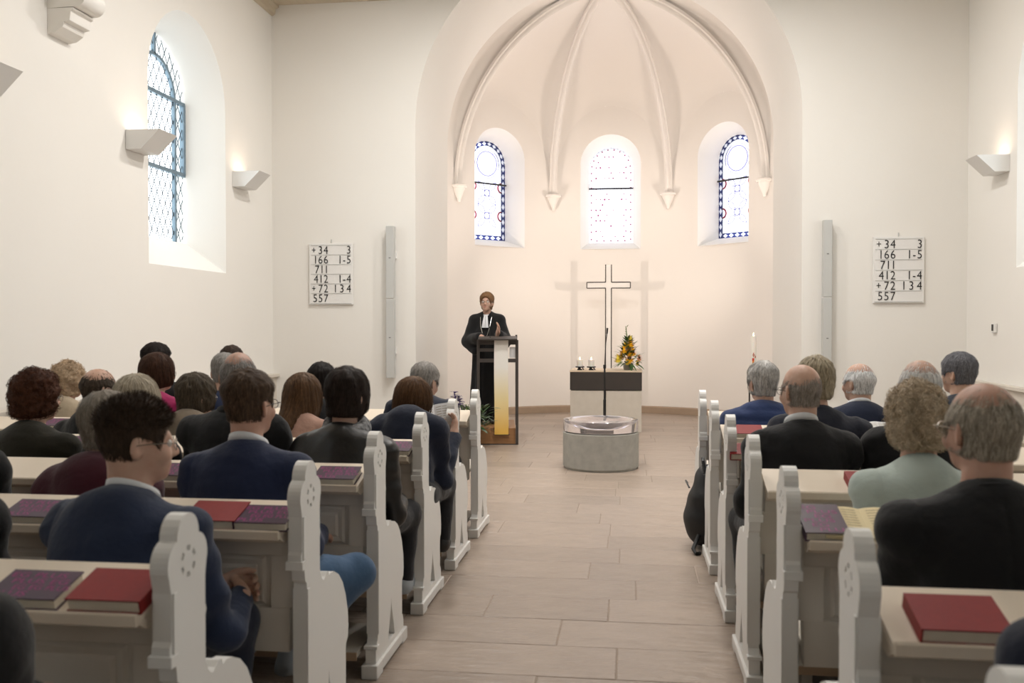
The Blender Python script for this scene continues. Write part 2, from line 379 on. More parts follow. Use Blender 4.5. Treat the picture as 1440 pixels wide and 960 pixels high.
# vault cells
vt = MB(); NT = 20
degs = sorted(set(list(np.arange(-94, 94.01, 2.0)) + [-66, -22, 22, 66]))
vv = []
for d in degs:
    zt = wall_top(d)
    for i in range(NT + 1):
        t = i / NT * PI / 2; x_, y_, _ = cyl(d, 0, AR * math.cos(t)); vv.append((x_, y_, zt + (KEY_Z - zt) * math.sin(t)))
n = NT + 1
vt.add(vv, [(i * n + j, (i + 1) * n + j, (i + 1) * n + j + 1, i * n + j + 1) for i in range(len(degs) - 1) for j in range(NT)])
vme = vt.mesh('ceiling_apse', PLASTER_A, fix=False); vme.polygons.foreach_set('use_smooth', [True] * len(vme.polygons)); vme.set_sharp_from_angle(angle=math.radians(25))
vault = link('ceiling_apse', vme); struct(vault, 'ribbed half dome over the apse')
for d in (-66, -22, 22, 66):
    pts = []; 
    for i in range(25):
        t = i / 24 * PI / 2; pts.append(Vector(cyl(d, SPR + (KEY_Z - SPR) * math.sin(t) - .02 * math.sin(t), (AR - .03) * math.cos(t))))
    rb = MB(); a = math.radians(d); side = Vector((math.cos(a), -math.sin(a), 0))
    prof = [(-.062, -.03), (-.062, .010), (-.036, .022), (-.032, .042), (-.02, .064), (0, .072), (.02, .064), (.032, .042), (.036, .022), (.062, .010), (.062, -.03)]
    vv = []
    for i, p in enumerate(pts):
        tg = (pts[min(i + 1, 24)] - pts[max(i - 1, 0)]).normalized(); nn = side.cross(tg).normalized()
        cdir = (Vector((AX, AYC, SPR)) - p)
        if nn.dot(cdir) < 0: nn = -nn
        vv += [p + side * u + nn * v_ for u, v_ in prof]
    k = len(prof); rb.add(vv, [(i * k + j, i * k + j + 1, (i + 1) * k + j + 1, (i + 1) * k + j) for i in range(24) for j in range(k - 1)])
    rb.obj('rib', PLASTER_A, vault, smooth=True)
    cb = MB(); cx_, cy_, _ = cyl(d, 0, AR - .05)
    cb.lathe([(0, -.26), (.025, -.25), (.03, -.21), (.05, -.17), (.085, -.08), (.10, -.05), (.10, -.035), (.125, -.03), (.13, -.005), (.12, .01), (.0, .012)], 20, (cx_, cy_, SPR), sx=1)
    cb.obj('corbel', PLASTER_A, vault, smooth=True)
MB().lathe([(0, -.08), (.1, -.07), (.15, -.03), (.16, .03), (0, .05)], 20, (AX, AYC, KEY_Z - .06)).obj('key_boss', PLASTER_A, vault, smooth=True)
# ceiling lamps out of frame
for y_, nm_ in zip(LAMP_Y, ('next to the chancel arch', 'above the front pews', 'above the middle pews')):
    for x_, sd in ((AX - 1.15, 'left'), (AX + 1.15, 'right')):
        e = empty('ceiling_lamp', (x_, y_, 5.72)); tag(e, 'round white ceiling lamp %s, on the %s' % (nm_, sd), 'ceiling lamp', 'round ceiling lamps')
        MB().lathe([(.22, -.09), (.25, -.09), (.25, 0), (.0, 0), (.0, -.02), (.22, -.02)], 24).obj('lamp_housing', WHITE, e, smooth=True)
        MB().tube([(0, 0, -.02), (0, 0, 1.18)], .01, 8).obj('lamp_rod', WHITE, e)
kb = MB()
for a, b in zip(range(-94, 94, 2), range(-92, 96, 2)):
    r0, r1 = AR - .07, AR + .02
    kb.add([cyl(a, 0, r0), cyl(b, 0, r0), cyl(b, .10, r0), cyl(a, .10, r0), cyl(b, .115, r0 + .015), cyl(a, .115, r0 + .015), cyl(b, .115, r1), cyl(a, .115, r1)], [(0, 1, 2, 3), (3, 2, 4, 5), (5, 4, 6, 7)])
k = kb.obj('baseboard_apse', KERB); struct(k, 'brown stone skirting around the apse wall')

# ------------------------------------------------------------------ windows
CLEAR = glass_mat('clear_glass', (0.86, 0.885, 0.87)); BLUE = glass_mat('blue_glass', (0.012, 0.018, 0.09)); LILAC = glass_mat('lilac_glass', (0.50, 0.48, 0.62))
PALE = glass_mat('pale_glass', (0.52, 0.52, 0.58)); ROSE = glass_mat('rose_glass', (0.26, 0.06, 0.11)); RED = glass_mat('red_glass', (0.50, 0.10, 0.16)); PINKG = glass_mat('pink_glass', (0.40, 0.34, 0.37))
def portal(name, loc, aim, sx, sy, power=None):
    d = bpy.data.lights.new(name, 'AREA'); d.shape = 'RECTANGLE'; d.size = sx; d.size_y = sy; d.cycles.is_portal = True
    o = bpy.data.objects.new(name, d); COL.objects.link(o); o.location = loc
    o.rotation_euler = (Vector(aim)).to_track_quat('-Z', 'Z').to_euler(); return o
def bar(mb, p, q, wx, wy, mi=0):
    """flat iron bar in the local window plane (x, z), centred on y=0"""
    p = Vector((p[0], 0, p[1])); q = Vector((q[0], 0, q[1])); d = (q - p).normalized(); s = Vector((d.z, 0, -d.x)) * wx / 2; n_ = Vector((0, wy / 2, 0))
    vv = [p + s + n_, p - s + n_, p - s - n_, p + s - n_, q + s + n_, q - s + n_, q - s - n_, q + s - n_]
    mb.add(vv, [(0, 1, 2, 3), (7, 6, 5, 4), (0, 4, 5, 1), (1, 5, 6, 2), (2, 6, 7, 3), (3, 7, 4, 0)], mi)
def arcpts(r, zs, n, a0=0, a1=PI, cx=0): return [(cx + r * math.cos(a0 + (a1 - a0) * i / n), zs + r * math.sin(a0 + (a1 - a0) * i / n)) for i in range(n + 1)]

# one nave window in local coords (x along wall, y outwards, z up)
def arch_top(x, hw, zs): return zs + math.sqrt(max(0, hw * hw - x * x))
HWI, Z0I, ZSI = W_I['hw'], W_I['z0'], W_I['zs']
ir = MB(); RI = .43
for s in (-1, 1): bar(ir, (s * RI, Z0I), (s * RI, ZSI), .035, .04)
p_ = arcpts(RI, ZSI, 16)
for a, b in zip(p_[:-1], p_[1:]): bar(ir, a, b, .035, .04)
bar(ir, (0, ZSI + RI), (0, ZSI + HWI), .035, .04)
for z in (3.12, 3.90): bar(ir, (-HWI, z), (HWI, z), .04, .045)
for s in (-1, 1): bar(ir, (s * (HWI - .02), 3.12), (s * (HWI - .02), 3.90), .045, .05)
iron_me = ir.mesh('iron_frame', IRON)
ld = MB(); dx, dz = .115, .2
def in_win(x, z): return abs(x) < HWI and z > Z0I and z < arch_top(x, HWI, ZSI)
for k in range(-30, 40):
    for s in (-1, 1):
        seg = []; 
        for i in range(-24, 25):
            x = i * HWI / 24; z = Z0I + k * dz + s * x * dz / dx
            if in_win(x, z): seg.append((x, z))
        if len(seg) > 1: bar(ld, seg[0], seg[-1], .007, .006)
lp_ = [(-HWI + .004, Z0I), (-HWI + .004, ZSI)] + [(-x, z) for x, z in arcpts(HWI - .004, ZSI, 20)] + [(HWI - .004, Z0I)]
lead_me = ld.mesh('lead_lattice', LEAD)
def pane_mesh(poly, m, y=0.012):
    q = MB(); q.add([(x, y, z) for x, z in poly], [tuple(range(len(poly)))]); return q.mesh('pane', m, fix=False)
def band(x0, x1, z0, z1, n=10):
    top = [(x0 + (x1 - x0) * i / n, min(z1, arch_top(x0 + (x1 - x0) * i / n, HWI, ZSI))) for i in range(n + 1)]
    return [(x0, z0), (x1, z0)] + top[::-1]
nave_panes = []
for x0, x1 in ((-HWI, -RI), (-RI, RI), (RI, HWI)):
    for z0, z1 in ((Z0I, 3.12), (3.12, 3.90)): nave_panes.append(pane_mesh(band(x0, x1, z0, min(z1, 3.90)) if z1 < 3.5 else band(x0, x1, z0, 3.90), CLEAR))
nave_panes.append(pane_mesh([(HWI, 3.90)] + [p for p in arcpts(HWI, ZSI, 24) if p[1] > 3.90] + [(-HWI, 3.90)], CLEAR))
wi = 1
for X, s in ((XL, -1), (XR, 1)):
    for i, yc in enumerate(WIN_Y):
        e = empty('window_%d' % wi, (X + s * (W_D + .03), yc, 0), -s * PI / 2); wi += 1
        struct(e, 'tall arched leaded nave window in the %s wall' % ('left' if s < 0 else 'right'))
        link('iron_frame', iron_me, e); link('lead_lattice', lead_me, e)
        for pm in nave_panes: link('pane', pm, e)
        portal('daylight_portal', (X + s * (W_D + .1), yc, 3.43), (-s, 0, 0), 1.36, 2.3)
# stained glass windows of the apse
hwA, z0A, zsA = AW_I['hw'], AW_I['z0'], AW_I['zs']; BW = .075
def border_path(inset):
    h = hwA - inset; return [(-h, z0A + inset), (h, z0A + inset)], h
def ring_cells():
    """quads (outer a, outer b, inner b, inner a) round the border"""
    cells = []; o, i_ = hwA, hwA - BW
    nb = 5
    for k in range(nb):
        a = -i_ + 2 * i_ * k / nb; b = -i_ + 2 * i_ * (k + 1) / nb
        cells.append(((a, z0A), (b, z0A), (b, z0A + BW), (a, z0A + BW)))
    ns = 10; zz = [z0A + (zsA - z0A) * k / ns for k in range(ns + 1)]
    for s in (-1, 1):
        for a, b in zip(zz[:-1], zz[1:]): cells.append(((s * o, a), (s * o, b), (s * i_, b), (s * i_, a)))
    na = 10
    for k in range(na):
        a = PI * k / na; b = PI * (k + 1) / na
        cells.append(((o * math.cos(a), zsA + o * math.sin(a)), (o * math.cos(b), zsA + o * math.sin(b)), (i_ * math.cos(b), zsA + i_ * math.sin(b)), (i_ * math.cos(a), zsA + i_ * math.sin(a))))
    return cells
for wa, kind in zip(AWA, ('blue', 'rose', 'blue')):
    a = math.radians(wa); rr = AR + AW_D + .02
    e = empty('window_%d' % wi, (AX + rr * math.sin(a), AYC + rr * math.cos(a), 0), -a); wi += 1
    struct(e, 'round-arched stained glass apse window with %s' % {'blue': 'a blue diamond border', 'rose': 'rose-pink flecks'}[kind])
    bo = MB(); pat = MB()
    for c in ring_cells():
        c = [Vector((q[0], 0, q[1])) for q in c]; m_ = [(c[i] + c[(i + 1) % 4]) / 2 for i in range(4)]; ce = sum(c, Vector()) / 4
        m_ = [ce + (q - ce) * .82 for q in m_]
        g0, g1 = (0, 1) if kind == 'blue' else (1, 2)
        for i in range(4):
            bo.add([c[i], m_[i], m_[(i - 1) % 4]], [(0, 1, 2)], g0); bo.add([c[i], c[(i + 1) % 4], m_[i]], [(0, 1, 2)], g0)
        bo.add(m_, [(0, 1, 2, 3)], g1)
        pat.tube([c[0], c[3]], .002, 4)
    bo.obj('border_panes', [BLUE, PALE, PINKG], e, fix=False)
    i_ = hwA - BW
    inner = [(-i_, z0A + BW), (i_, z0A + BW)] + arcpts(i_, zsA, 24)
    link('pane', pane_mesh(inner, PALE, 0), e)
    for a_, b_ in zip(inner, inner[1:] + inner[:1]): bar(pat, a_, b_, .005, .006)
    def ring(cx, cz, r, rad=.005, a0=0, a1=2 * PI, tgt=None, n=18):
        (tgt or pat).tube([(cx + r * math.cos(a0 + (a1 - a0) * i / n), -.004, cz + r * math.sin(a0 + (a1 - a0) * i / n)) for i in range(n + 1)], rad, 5)
    li = MB(); rd = MB()
    if kind == 'blue':
        ring(0, zsA, .2, .011, tgt=li); ring(0, zsA, .24, .006, tgt=li)
        for cz in (3.25, 3.62):
            ring(0, cz, .055, .009, tgt=li)
            for q in range(4):
                an = PI / 4 + q * PI / 2
                for s in (-1, 1):
                    pp = []
                    for i in range(11):
                        u = i / 10; off = s * .045 * math.sin(PI * u); rr_ = .055 + .2 * u
                        pp.append((rr_ * math.cos(an) - off * math.sin(an), -.004, cz + rr_ * math.sin(an) + off * math.cos(an)))
                    if all(abs(p[0]) < i_ and p[2] > z0A + BW for p in pp): li.tube(pp, .007, 5)
        for cz in (3.25, 3.72):
            ring(-i_, cz, .075, .012, -PI / 2, PI / 2, rd); ring(i_, cz, .075, .012, PI / 2, 3 * PI / 2, rd)
    else:
        rg = random.Random(5)
        for ix in range(-4, 5):
            for iz in range(0, 17):
                x = ix * .072 + (iz % 2) * .036; z = z0A + .11 + iz * .09
                if abs(x) < i_ - .01 and z < arch_top(x, i_, zsA) - .03:
                    r = .014 + .009 * rg.random(); tg = rd if rg.random() < .45 or abs(x) > .22 else li
                    tg.add([(x - r, -.003, z), (x, -.003, z - r), (x + r, -.003, z), (x, -.003, z + r)], [(0, 1, 2, 3)])
        for c in ring_cells():
            ce = sum((Vector((q[0], 0, q[1])) for q in c), Vector()) / 4; r = .016
            rd.add([(ce.x - r, -.003, ce.z), (ce.x, -.003, ce.z - r), (ce.x + r, -.003, ce.z), (ce.x, -.003, ce.z + r)], [(0, 1, 2, 3)])
    li.obj('tracery_lines', LILAC, e, fix=False); rd.obj('red_pieces', ROSE if kind == 'rose' else RED, e, fix=False)
    pat.obj('lead_lines', LEAD, e, fix=False)
    MB().tube([(-hwA, -.03, 3.77), (hwA, -.03, 3.77)], .015, 8).obj('crossbar', BLACK, e)
    portal('daylight_portal', (AX + (rr + .06) * math.sin(a), AYC + (rr + .06) * math.cos(a), 3.66), (-math.sin(a), -math.cos(a), 0), .8, 1.7)

# stone corbels with wall posts of the roof
for X, s, side in ((XL, 1, 'left'), (XR, -1, 'right')):
    for yc in (6.93, 2.42, -2.08):
        e = empty('roof_corbel', (X, yc, 3.74)); e.rotation_euler = (0, 0, 0 if s > 0 else PI)
        struct(e, 'moulded cream stone corbel high on the %s wall' % side)
        b = MB(); hw = .14
        b.prism([(0, 0), (.07, .01), (.13, .05), (.14, .07), (.14, .09), (.19, .10), (.20, .17), (.22, .18), (.22, .20), (0, .20)], -hw, hw, 'y')
        b.obj('corbel_base', PLASTER, e, bevel=.004)
        b = MB(); b.prism([(0, .20)] + [(.24 + .085 * math.cos(t), .29 + .085 * math.sin(t)) for t in np.linspace(-1.7, 1.7, 12)] + [(0, .37)], -hw, hw, 'y')
        b.obj('corbel_scroll', PLASTER, e, smooth=True)
        b = MB(); b.prism([(0, .37), (.32, .37), (.33, .41), (.37, .43), (.37, .46), (.42, .50), (.42, .56), (0, .56)], -.19, .19, 'y')
        b.obj('corbel_abacus', PLASTER, e, bevel=.004)
        b = MB(); b.box(0, .22, -.11, .11, .56, 1.74); b.obj('wall_post', WOODPALE, e)
# ================================================================== wall fittings
SCW = mat('sconce_white', (0.80, 0.79, 0.77), 0.6, (4, .2, (.77, .76, .74)))
def sconce(X, s, yc, label, cat='wall lamp'):
    e = empty('wall_lamp', (X, yc, 3.05)); e.rotation_euler = (0, 0, 0 if s > 0 else PI)
    tag(e, label, cat, 'uplight wall lamps of the nave')
    b = MB(); t = .012
    pr = [(0.004, 0), (.15, 0), (.33, .175), (.33 - .02, .175), (.15 - .006, t), (.02, t), (.02, .175), (.004, .175)]
    b.prism(pr, -.155, .155, 'y')
    for yy in (-.165, .155): b.prism([(0.004, 0), (.15, 0), (.33, .175), (.004, .175)], yy, yy + .01, 'y')
    b.obj('lamp_body', SCW, e)
    MB().box(.03, .12, -.13, .13, .02, .05).obj('lamp_bulb', mat('lamp_tube', (1, .9, .8), .5, emit=((1, .72, .5), 0.9)), e)
    light('sconce_light', 'AREA', (X + s * .12, yc, 3.05 + .12), .8, WARM, (X + s * .12, yc, 6), shape='RECTANGLE', size=.12, size_y=.2)
names = ['beside the chancel wall', 'in front of the visible leaded window', 'next to the stone corbel', 'far back in the nave', 'near the rear of the nave', 'closest to the rear wall']
for i, yc in enumerate(SCONCE_Y):
    sconce(XL, 1, yc, 'white wedge uplight on the left wall ' + names[i]); sconce(XR, -1, yc, 'white wedge uplight on the right wall ' + names[i])

def hymn_board(x, label):
    W_, H_ = .575, .78
    e = empty('hymn_board', (x, YF, 1.71)); tag(e, label, 'hymn board', 'hymn boards')
    MB().box(-W_ / 2, W_ / 2, -.03, -.004, 0, H_).obj('board', WHITE, e, bevel=.004)
    MB().tube([(0, -.012, H_ + .05), (0, -.012, H_ - .01)], .006, 6).obj('hook', GREYMET, e)
    rowsT = [('+', '34', '3'), ('', '166', '1-5'), ('', '711', ''), ('', '412', '1-4'), ('+', '72', '1 3 4'), ('', '557', '')]
    for i, (c, n_, v) in enumerate(rowsT):
        zb = H_ - .135 - i * .122
        MB().box(-W_ / 2 + .025, W_ / 2 - .025, -.036, -.03, zb + .108, zb + .113).obj('rail', GREYMET, e)
        for s_, xx, sz in ((c, -.19, .12), (n_, -.03, .145), (v, .270, .145)):
            adv = 0
            for ch_ in reversed(s_):
                a_ = {'-': .05, ' ': .02, '1': .058}.get(ch_, .071)
                if ch_ != ' ':
                    o = link('numeral', text_mesh(ch_, sz, INK, .0012, 'CENTER'), e, (xx - adv - a_ / 2, -.034, zb + (.01 if ch_ == '+' else 0)), rot=(PI / 2, 0, 0)); o.scale = (.86, 1, 1)
                adv += a_
    MB().box(-W_ / 2 + .02, W_ / 2 - .02, -.038, -.03, .012, .02).obj('rail', GREYMET, e)
hymn_board(AX - 3.445, 'white hymn number board hanging near the left wall corner')
hymn_board(AX + 3.455, 'white hymn number board hanging near the right wall corner')
def speaker(x, label):
    e = empty('column_speaker', (x, YF, .79)); tag(e, label, 'loudspeaker', 'slim column loudspeakers')
    for z0, z1 in ((0, .985), (.995, 1.90)):
        MB().box(-.05, .05, -.13, -.03, z0, z1).obj('speaker_body', GREYMET, e, bevel=.006)
        for zz in (z0 + .5,): MB().box(-.012, .012, -.133, -.129, zz, zz + .012).obj('badge', mat('badge', (.2, .2, .2), .4), e)
    MB().box(-.05, .05, -.12, -.04, .985, .995).obj('seam', WHITE, e)
    for z in (.3, 1.5): MB().box(-.02, .06, -.04, -.002, z, z + .08).obj('bracket', WHITE, e)
speaker(AX - 2.655, 'slim grey column loudspeaker left of the chancel arch'); speaker(AX + 2.63, 'slim grey column loudspeaker right of the chancel arch')
e = empty('thermostat', (XR, 10.54, 1.37)); tag(e, 'tiny dark and white wall thermostat on the right wall', 'thermostat')
MB().box(-.03, -.003, -.05, .05, 0, .1).obj('housing', WHITE, e, bevel=.004); MB().box(-.036, -.03, -.02, .02, .02, .09).obj('dial', BLACK, e)
# warm lamps behind the chancel piers
for s, side in ((-1, 'left'), (1, 'right')):
    e = empty('light_bar', (AX + s * 2.36, YB + .06, .45)); tag(e, 'upright warm light bar behind the %s pier of the arch' % side, 'light', 'light bars behind the arch piers')
    MB().box(-.035, .035, -.03, .03, 0, 1.02).obj('housing', WHITE, e, bevel=.004)
    MB().box(-.02 - .018 * s, .02 - .018 * s, .03, .036, .02, 1.0).obj('diffuser', mat('bar_light', (1, 1, 1), .5, emit=((1, .86, .76), 2.2)), e)
    MB().box(-.036 * s - .003, -.036 * s + .003, -.02, .025, .02, 1.0).obj('diffuser', MATS['bar_light'], e)
    f = empty('spotlight', (AX + s * 2.42, YB + .16, 2.06)); tag(f, 'small warm spotlight fixed behind the %s pier of the arch' % side, 'spotlight', 'spotlights behind the arch piers')
    MB().tube([(0, 0, 0), (-.05 * s, .06, 0)], [.035, .04], 12).obj('lamp_head', BLACK, f, smooth=True); MB().tube([(0, 0, 0), (.05 * s, -.1, 0)], .01, 8).obj('arm', BLACK, f)
    light('apse_spot', 'SPOT', (AX + s * 2.34, YB + .27, 2.07), 125, (1, .86, .75), (AX - s * .5, 15.1, 2.25), spot_size=1.75, spot_blend=1.0, shadow_soft_size=.03)
    light('apse_uplight', 'SPOT', (AX + s * 2.3, YB + .3, 1.6), 185, (1, .85, .75), (AX - s * .5, 13.9, 6.2), spot_size=1.75, spot_blend=1.0, shadow_soft_size=.2)

# ================================================================== chancel furniture
# altar
e = empty('altar', (AX, 12.56, 0)); tag(e, 'pale stone block altar with a dark front band beneath the cross', 'altar')
w_ = .485
for x0, x1 in ((-w_ + .004, -.004), (.004, w_ - .004)): MB().box(x0, x1, .012, .62, 0, .565).obj('stone_block', STONE, e, bevel=.006)
MB().box(-w_, w_, 0, .66, .572, .815).obj('front_band', BRONZE, e, bevel=.004)
MB().box(-w_ - .004, w_ + .004, -.004, .664, .815, .838).obj('altar_top', mat('altar_top', (.74, .60, .45), .55, (6, .5, (.70, .56, .41))), e, bevel=.004)
def candle(x, label):
    e = empty('candle', (x, 12.66, .838)); tag(e, label, 'candle', 'pillar candles on the altar')
    h = MB(); h.lathe([(0, .0), (.035, 0), (.035, .01), (.012, .02), (.012, .03), (.06, .035), (.062, .05), (0, .05)], 16)
    for a in range(3): h.tube([(.03 * math.cos(a * 2.09), .03 * math.sin(a * 2.09), .03), (.055 * math.cos(a * 2.09), .055 * math.sin(a * 2.09), 0.004)], .008, 6)
    h.obj('holder', BLACK, e, smooth=True)
    MB().lathe([(0, .05), (.042, .05), (.042, .135), (.036, .142), (.012, .138), (0, .136)], 18).obj('wax', WAX, e, smooth=True)
    MB().lathe([(0, .14), (.007, .147), (.005, .163), (0, .178)], 8).obj('flame', FLAME, e, smooth=True)
candle(AX - .355, 'white pillar candle at the end of the altar'); candle(AX - .20, 'white pillar candle on the altar nearer to the cross')

# cross standing behind the altar: a double outline of thin steel bars
def outline(mb, pts, r=.008):
    for a, b in zip(pts, pts[1:]): mb.tube([a, b], r, 6)
e = empty('cross', (AX - .02, 15.02, 0)); tag(e, 'tall slender outline cross of dark metal bars behind the altar', 'cross')
hw, arm, zt, za, zb = .047, .35, 2.43, 2.05, 2.145
c = MB(); outline(c, [(-hw, 0, .04), (-hw, 0, za), (-arm, 0, za), (-arm, 0, zb), (-hw, 0, zb), (-hw, 0, zt)], .0095); outline(c, [(hw, 0, .04), (hw, 0, za), (arm, 0, za), (arm, 0, zb), (hw, 0, zb), (hw, 0, zt)], .0095)
c.obj('cross_outline', BRONZE, e)
ACR = mat('cross_acrylic', (.9, .88, .85), .5); nt_ = ACR.node_tree; tr_ = nt_.nodes.new('ShaderNodeBsdfTransparent'); mx_ = nt_.nodes.new('ShaderNodeMixShader'); mx_.inputs[0].default_value = .5
nt_.links.new(tr_.outputs[0], mx_.inputs[1]); nt_.links.new(nt_.nodes['Principled BSDF'].outputs[0], mx_.inputs[2]); nt_.links.new(mx_.outputs[0], nt_.nodes['Material Output'].inputs[0])
MB().box(-hw, hw, -.003, .003, .05, zt).obj('cross_pane', ACR, e); MB().box(-arm, -hw, -.003, .003, za, zb).obj('cross_pane', ACR, e); MB().box(hw, arm, -.003, .003, za, zb).obj('cross_pane', ACR, e)
MB().box(-.12, .12, -.12, .12, 0, .045).obj('cross_foot', BRONZE, e, bevel=.004)

# baptismal font
e = empty('baptismal_font', (-.288, 9.475, 0)); tag(e, 'low round concrete baptismal font with a thick glass bowl', 'font')
MB().lathe([(0, 0), (.372, 0), (.372, .02), (.386, .022), (.386, .362), (.382, .366), (0, .366)], 64).obj('concrete_drum', CONCRETE, e, smooth=True)
MB().lathe([(.352, .366), (.366, .366), (.366, .379), (.352, .379)], 48, closed=True).obj('shadow_gap', mat('gap_grey', (.2, .19, .18), .7), e, smooth=True)
MB().lathe([(0, .3665), (.345, .3665), (.345, .372), (0, .372)], 40).obj('brightening_disc', mat('brightening_pale', (.75, .70, .68), .6), e, smooth=True)  # pale disc added under the bowl to make the glass look brighter
GL = mat('font_glass', (0.95, 0.90, 0.91), 0.06, trans=.86, ior=1.35)
MB().lathe([(0, .38), (.378, .38), (.382, .385), (.382, .488), (.377, .493), (.335, .490), (.28, .462), (.18, .425), (.09, .412), (0, .410)], 64).obj('glass_bowl', GL, e, smooth=True)
MB().lathe([(0, .4135), (.07, .415), (.12, .421), (.165, .427), (.163, .429), (.11, .423), (0, .4165)], 40).obj('golden_dish', mat('gold', (.85, .55, .16), .3, metal=.8), e, smooth=True)

# microphone stand behind the font
e = empty('microphone_stand', (-.272, 10.35, 0)); tag(e, 'thin black microphone stand with a gooseneck behind the font', 'microphone stand')
MB().lathe([(0, 0), (.10, 0), (.10, .012), (.02, .02), (0, .02)], 24).obj('base', BLACK, e, smooth=True)
MB().tube([(0, 0, .015), (0, 0, .62)], .016, 10).tube([(0, 0, .62), (0, 0, 1.0)], .011, 10).obj('pole', BLACK, e, smooth=True)
MB().tube([(0, 0, 1.0), (.004, 0, 1.1), (.012, -.01, 1.25), (.026, -.03, 1.36)], .005, 8).obj('gooseneck', BLACK, e, smooth=True)
MB().tube([(.026, -.03, 1.355), (.03, -.037, 1.42)], [.009, .011], 10).obj('microphone', BLACK, e, smooth=True)
MB().tube([(0, 0, .97), (0, 0, 1.01)], .017, 10).obj('clamp', BLACK, e, smooth=True)

# easter candle on its stand
e = empty('paschal_candle', (1.62, 12.45, 0)); tag(e, 'tall white paschal candle with coloured cross marks on a dark stand', 'candle')
MB().lathe([(0, 0), (.14, 0), (.14, .02), (.03, .04), (.03, .05), (0, .05)], 24).obj('stand_foot', BRONZE, e, smooth=True)
st = MB()
for s in (-1, 1): st.tube([(s * .05, 0, .03), (s * .05, 0, .80), (s * .045, 0, .84)] + [(s * .045 * math.cos(t), 0, .84 + .03 * math.sin(t)) for t in np.linspace(0.1, PI / 2, 6)], .011, 8)
st.obj('stand_loop', BRONZE, e, smooth=True)
MB().lathe([(0, .74), (.06, .74), (.065, .76), (.04, .765), (0, .765)], 20).obj('drip_plate', BRONZE, e, smooth=True)
MB().lathe([(0, .765), (.036, .765), (.036, 1.30), (.03, 1.31), (.012, 1.305), (0, 1.303)], 20).obj('wax', WAX, e, smooth=True)
MB().lathe([(0, 1.305), (.007, 1.315), (.005, 1.335), (0, 1.355)], 8).obj('flame', FLAME, e, smooth=True)
CR = [mat('wax_red', (.6, .06, .03), .5), mat('wax_orange', (.75, .25, .03), .5), mat('wax_yellow', (.8, .6, .06), .5), mat('wax_green', (.12, .25, .06), .5), mat('wax_black', (.03, .03, .04), .5), mat('wax_rust', (.5, .16, .10), .5)]
for (dx_, z0, z1, hw_, ci) in [(-.008, .985, 1.02, .013, 0), (-.008, .955, .985, .012, 1), (-.008, .93, .955, .011, 2), (-.01, .905, .93, .009, 3), (-.012, .87, .905, .007, 4), (-.005, 1.03, 1.09, .006, 5), (.018, 1.02, 1.05, .008, 5), (.0, 1.055, 1.066, .017, 5)]:
    a = [(-.037 * math.cos(PI / 2 - t) + 0, -.0375 * math.sin(PI / 2 - t)) for t in (0,)]
    m_ = MB(); k = 6; vv = []
    for i in range(k + 1):
        x = dx_ - hw_ + 2 * hw_ * i / k; y_ = -math.sqrt(max(0, .0375 ** 2 - x * x)); vv += [(x, y_, z0), (x, y_, z1)]
    m_.add(vv, [(2 * i, 2 * i + 2, 2 * i + 3, 2 * i + 1) for i in range(k)]); m_.obj('wax_mark', CR[ci], e, smooth=True)

# lectern on a wooden podium
e = empty('lectern', (-1.585, 11.10, 0)); tag(e, 'open dark metal lectern with a white and gold cloth', 'lectern'); e.rotation_euler = (0, 0, math.radians(8.2))
hw_ = .236
po = MB().box(-hw_ + .017, hw_ - .017, .02, 1.0, .0, .20).obj('podium', OAK, None, loc=(-1.585, 11.10, 0), bevel=.004); po.rotation_euler = (0, 0, math.radians(8.2)); tag(po, 'low oak podium box under the lectern and the pastor', 'podium')
MB().box(-.05, .05, .0, .04, .196, .2).obj('podium_screw', BRONZE, po)
fr = MB()
for s in (-1, 1):
    fr.box(s * hw_ - .016, s * hw_ + .016, -.014, .018, 0, 1.27); fr.box(s * hw_ - .012, s * hw_ + .012, .40, .42, .2, 1.33)
    fr.box(s * hw_ - .012, s * hw_ + .012, 0, .42, 1.245, 1.27)
fr.box(-hw_, hw_, -.014, .0, 0, .012)
fr.obj('frame', BRONZE, e)
for z0, z1 in ((1.215, 1.27), (1.0, 1.045), (1.13, 1.17)):
    MB().box(-hw_, hw_ , -.008, .012, z0, z1).obj('crossbar', BRONZE, e) if z0 != 1.13 else MB().box(-hw_, .05, -.004, .008, z0, z1).obj('crossbar', BRONZE, e)
MB().box(-hw_, hw_, .0, .42, 1.272, 1.29, M=Matrix.Rotation(math.radians(4), 4, 'X')).obj('reading_desk', BRONZE, e)
MB().box(.145, .215, .02, .03, 1.055, 1.185).obj('paper_sheet', WPAPER, e)
# cloth with woven white to gold gradient
cm = bpy.data.materials.new('antependium_cloth'); cm.use_nodes = True; N = cm.node_tree.nodes; L = cm.node_tree.links; b = N['Principled BSDF']; b.inputs['Roughness'].default_value = .8
tc = N.new('ShaderNodeTexCoord'); sp = N.new('ShaderNodeSeparateXYZ'); mr = N.new('ShaderNodeMapRange'); mr.inputs[1].default_value = .15; mr.inputs[2].default_value = 1.25
rp = N.new('ShaderNodeValToRGB'); rp.color_ramp.elements[0].color = (.80, .48, .09, 1); rp.color_ramp.elements[1].color = (.80, .77, .72, 1); rp.color_ramp.elements[1].position = .72
x_ = rp.color_ramp.elements.new(.38); x_.color = (.80, .66, .36, 1)
L.new(tc.outputs['Object'], sp.inputs[0]); L.new(sp.outputs['Z'], mr.inputs[0]); L.new(mr.outputs[0], rp.inputs[0]); L.new(rp.outputs[0], b.inputs['Base Color'])
cb = MB(); k = 16; vv = []
for i in range(k + 1):
    z = 1.285 - (1.285 - .125) * i / k
    for j in range(5): vv.append((-.04 + .17 * (j / 4) + .003 * math.sin(z * 5), -.022 - .004 * math.sin(j * 1.5 + z * 4), z))
vv2 = [(q[0], q[1] + .004, q[2]) for q in vv]; n5 = len(vv)
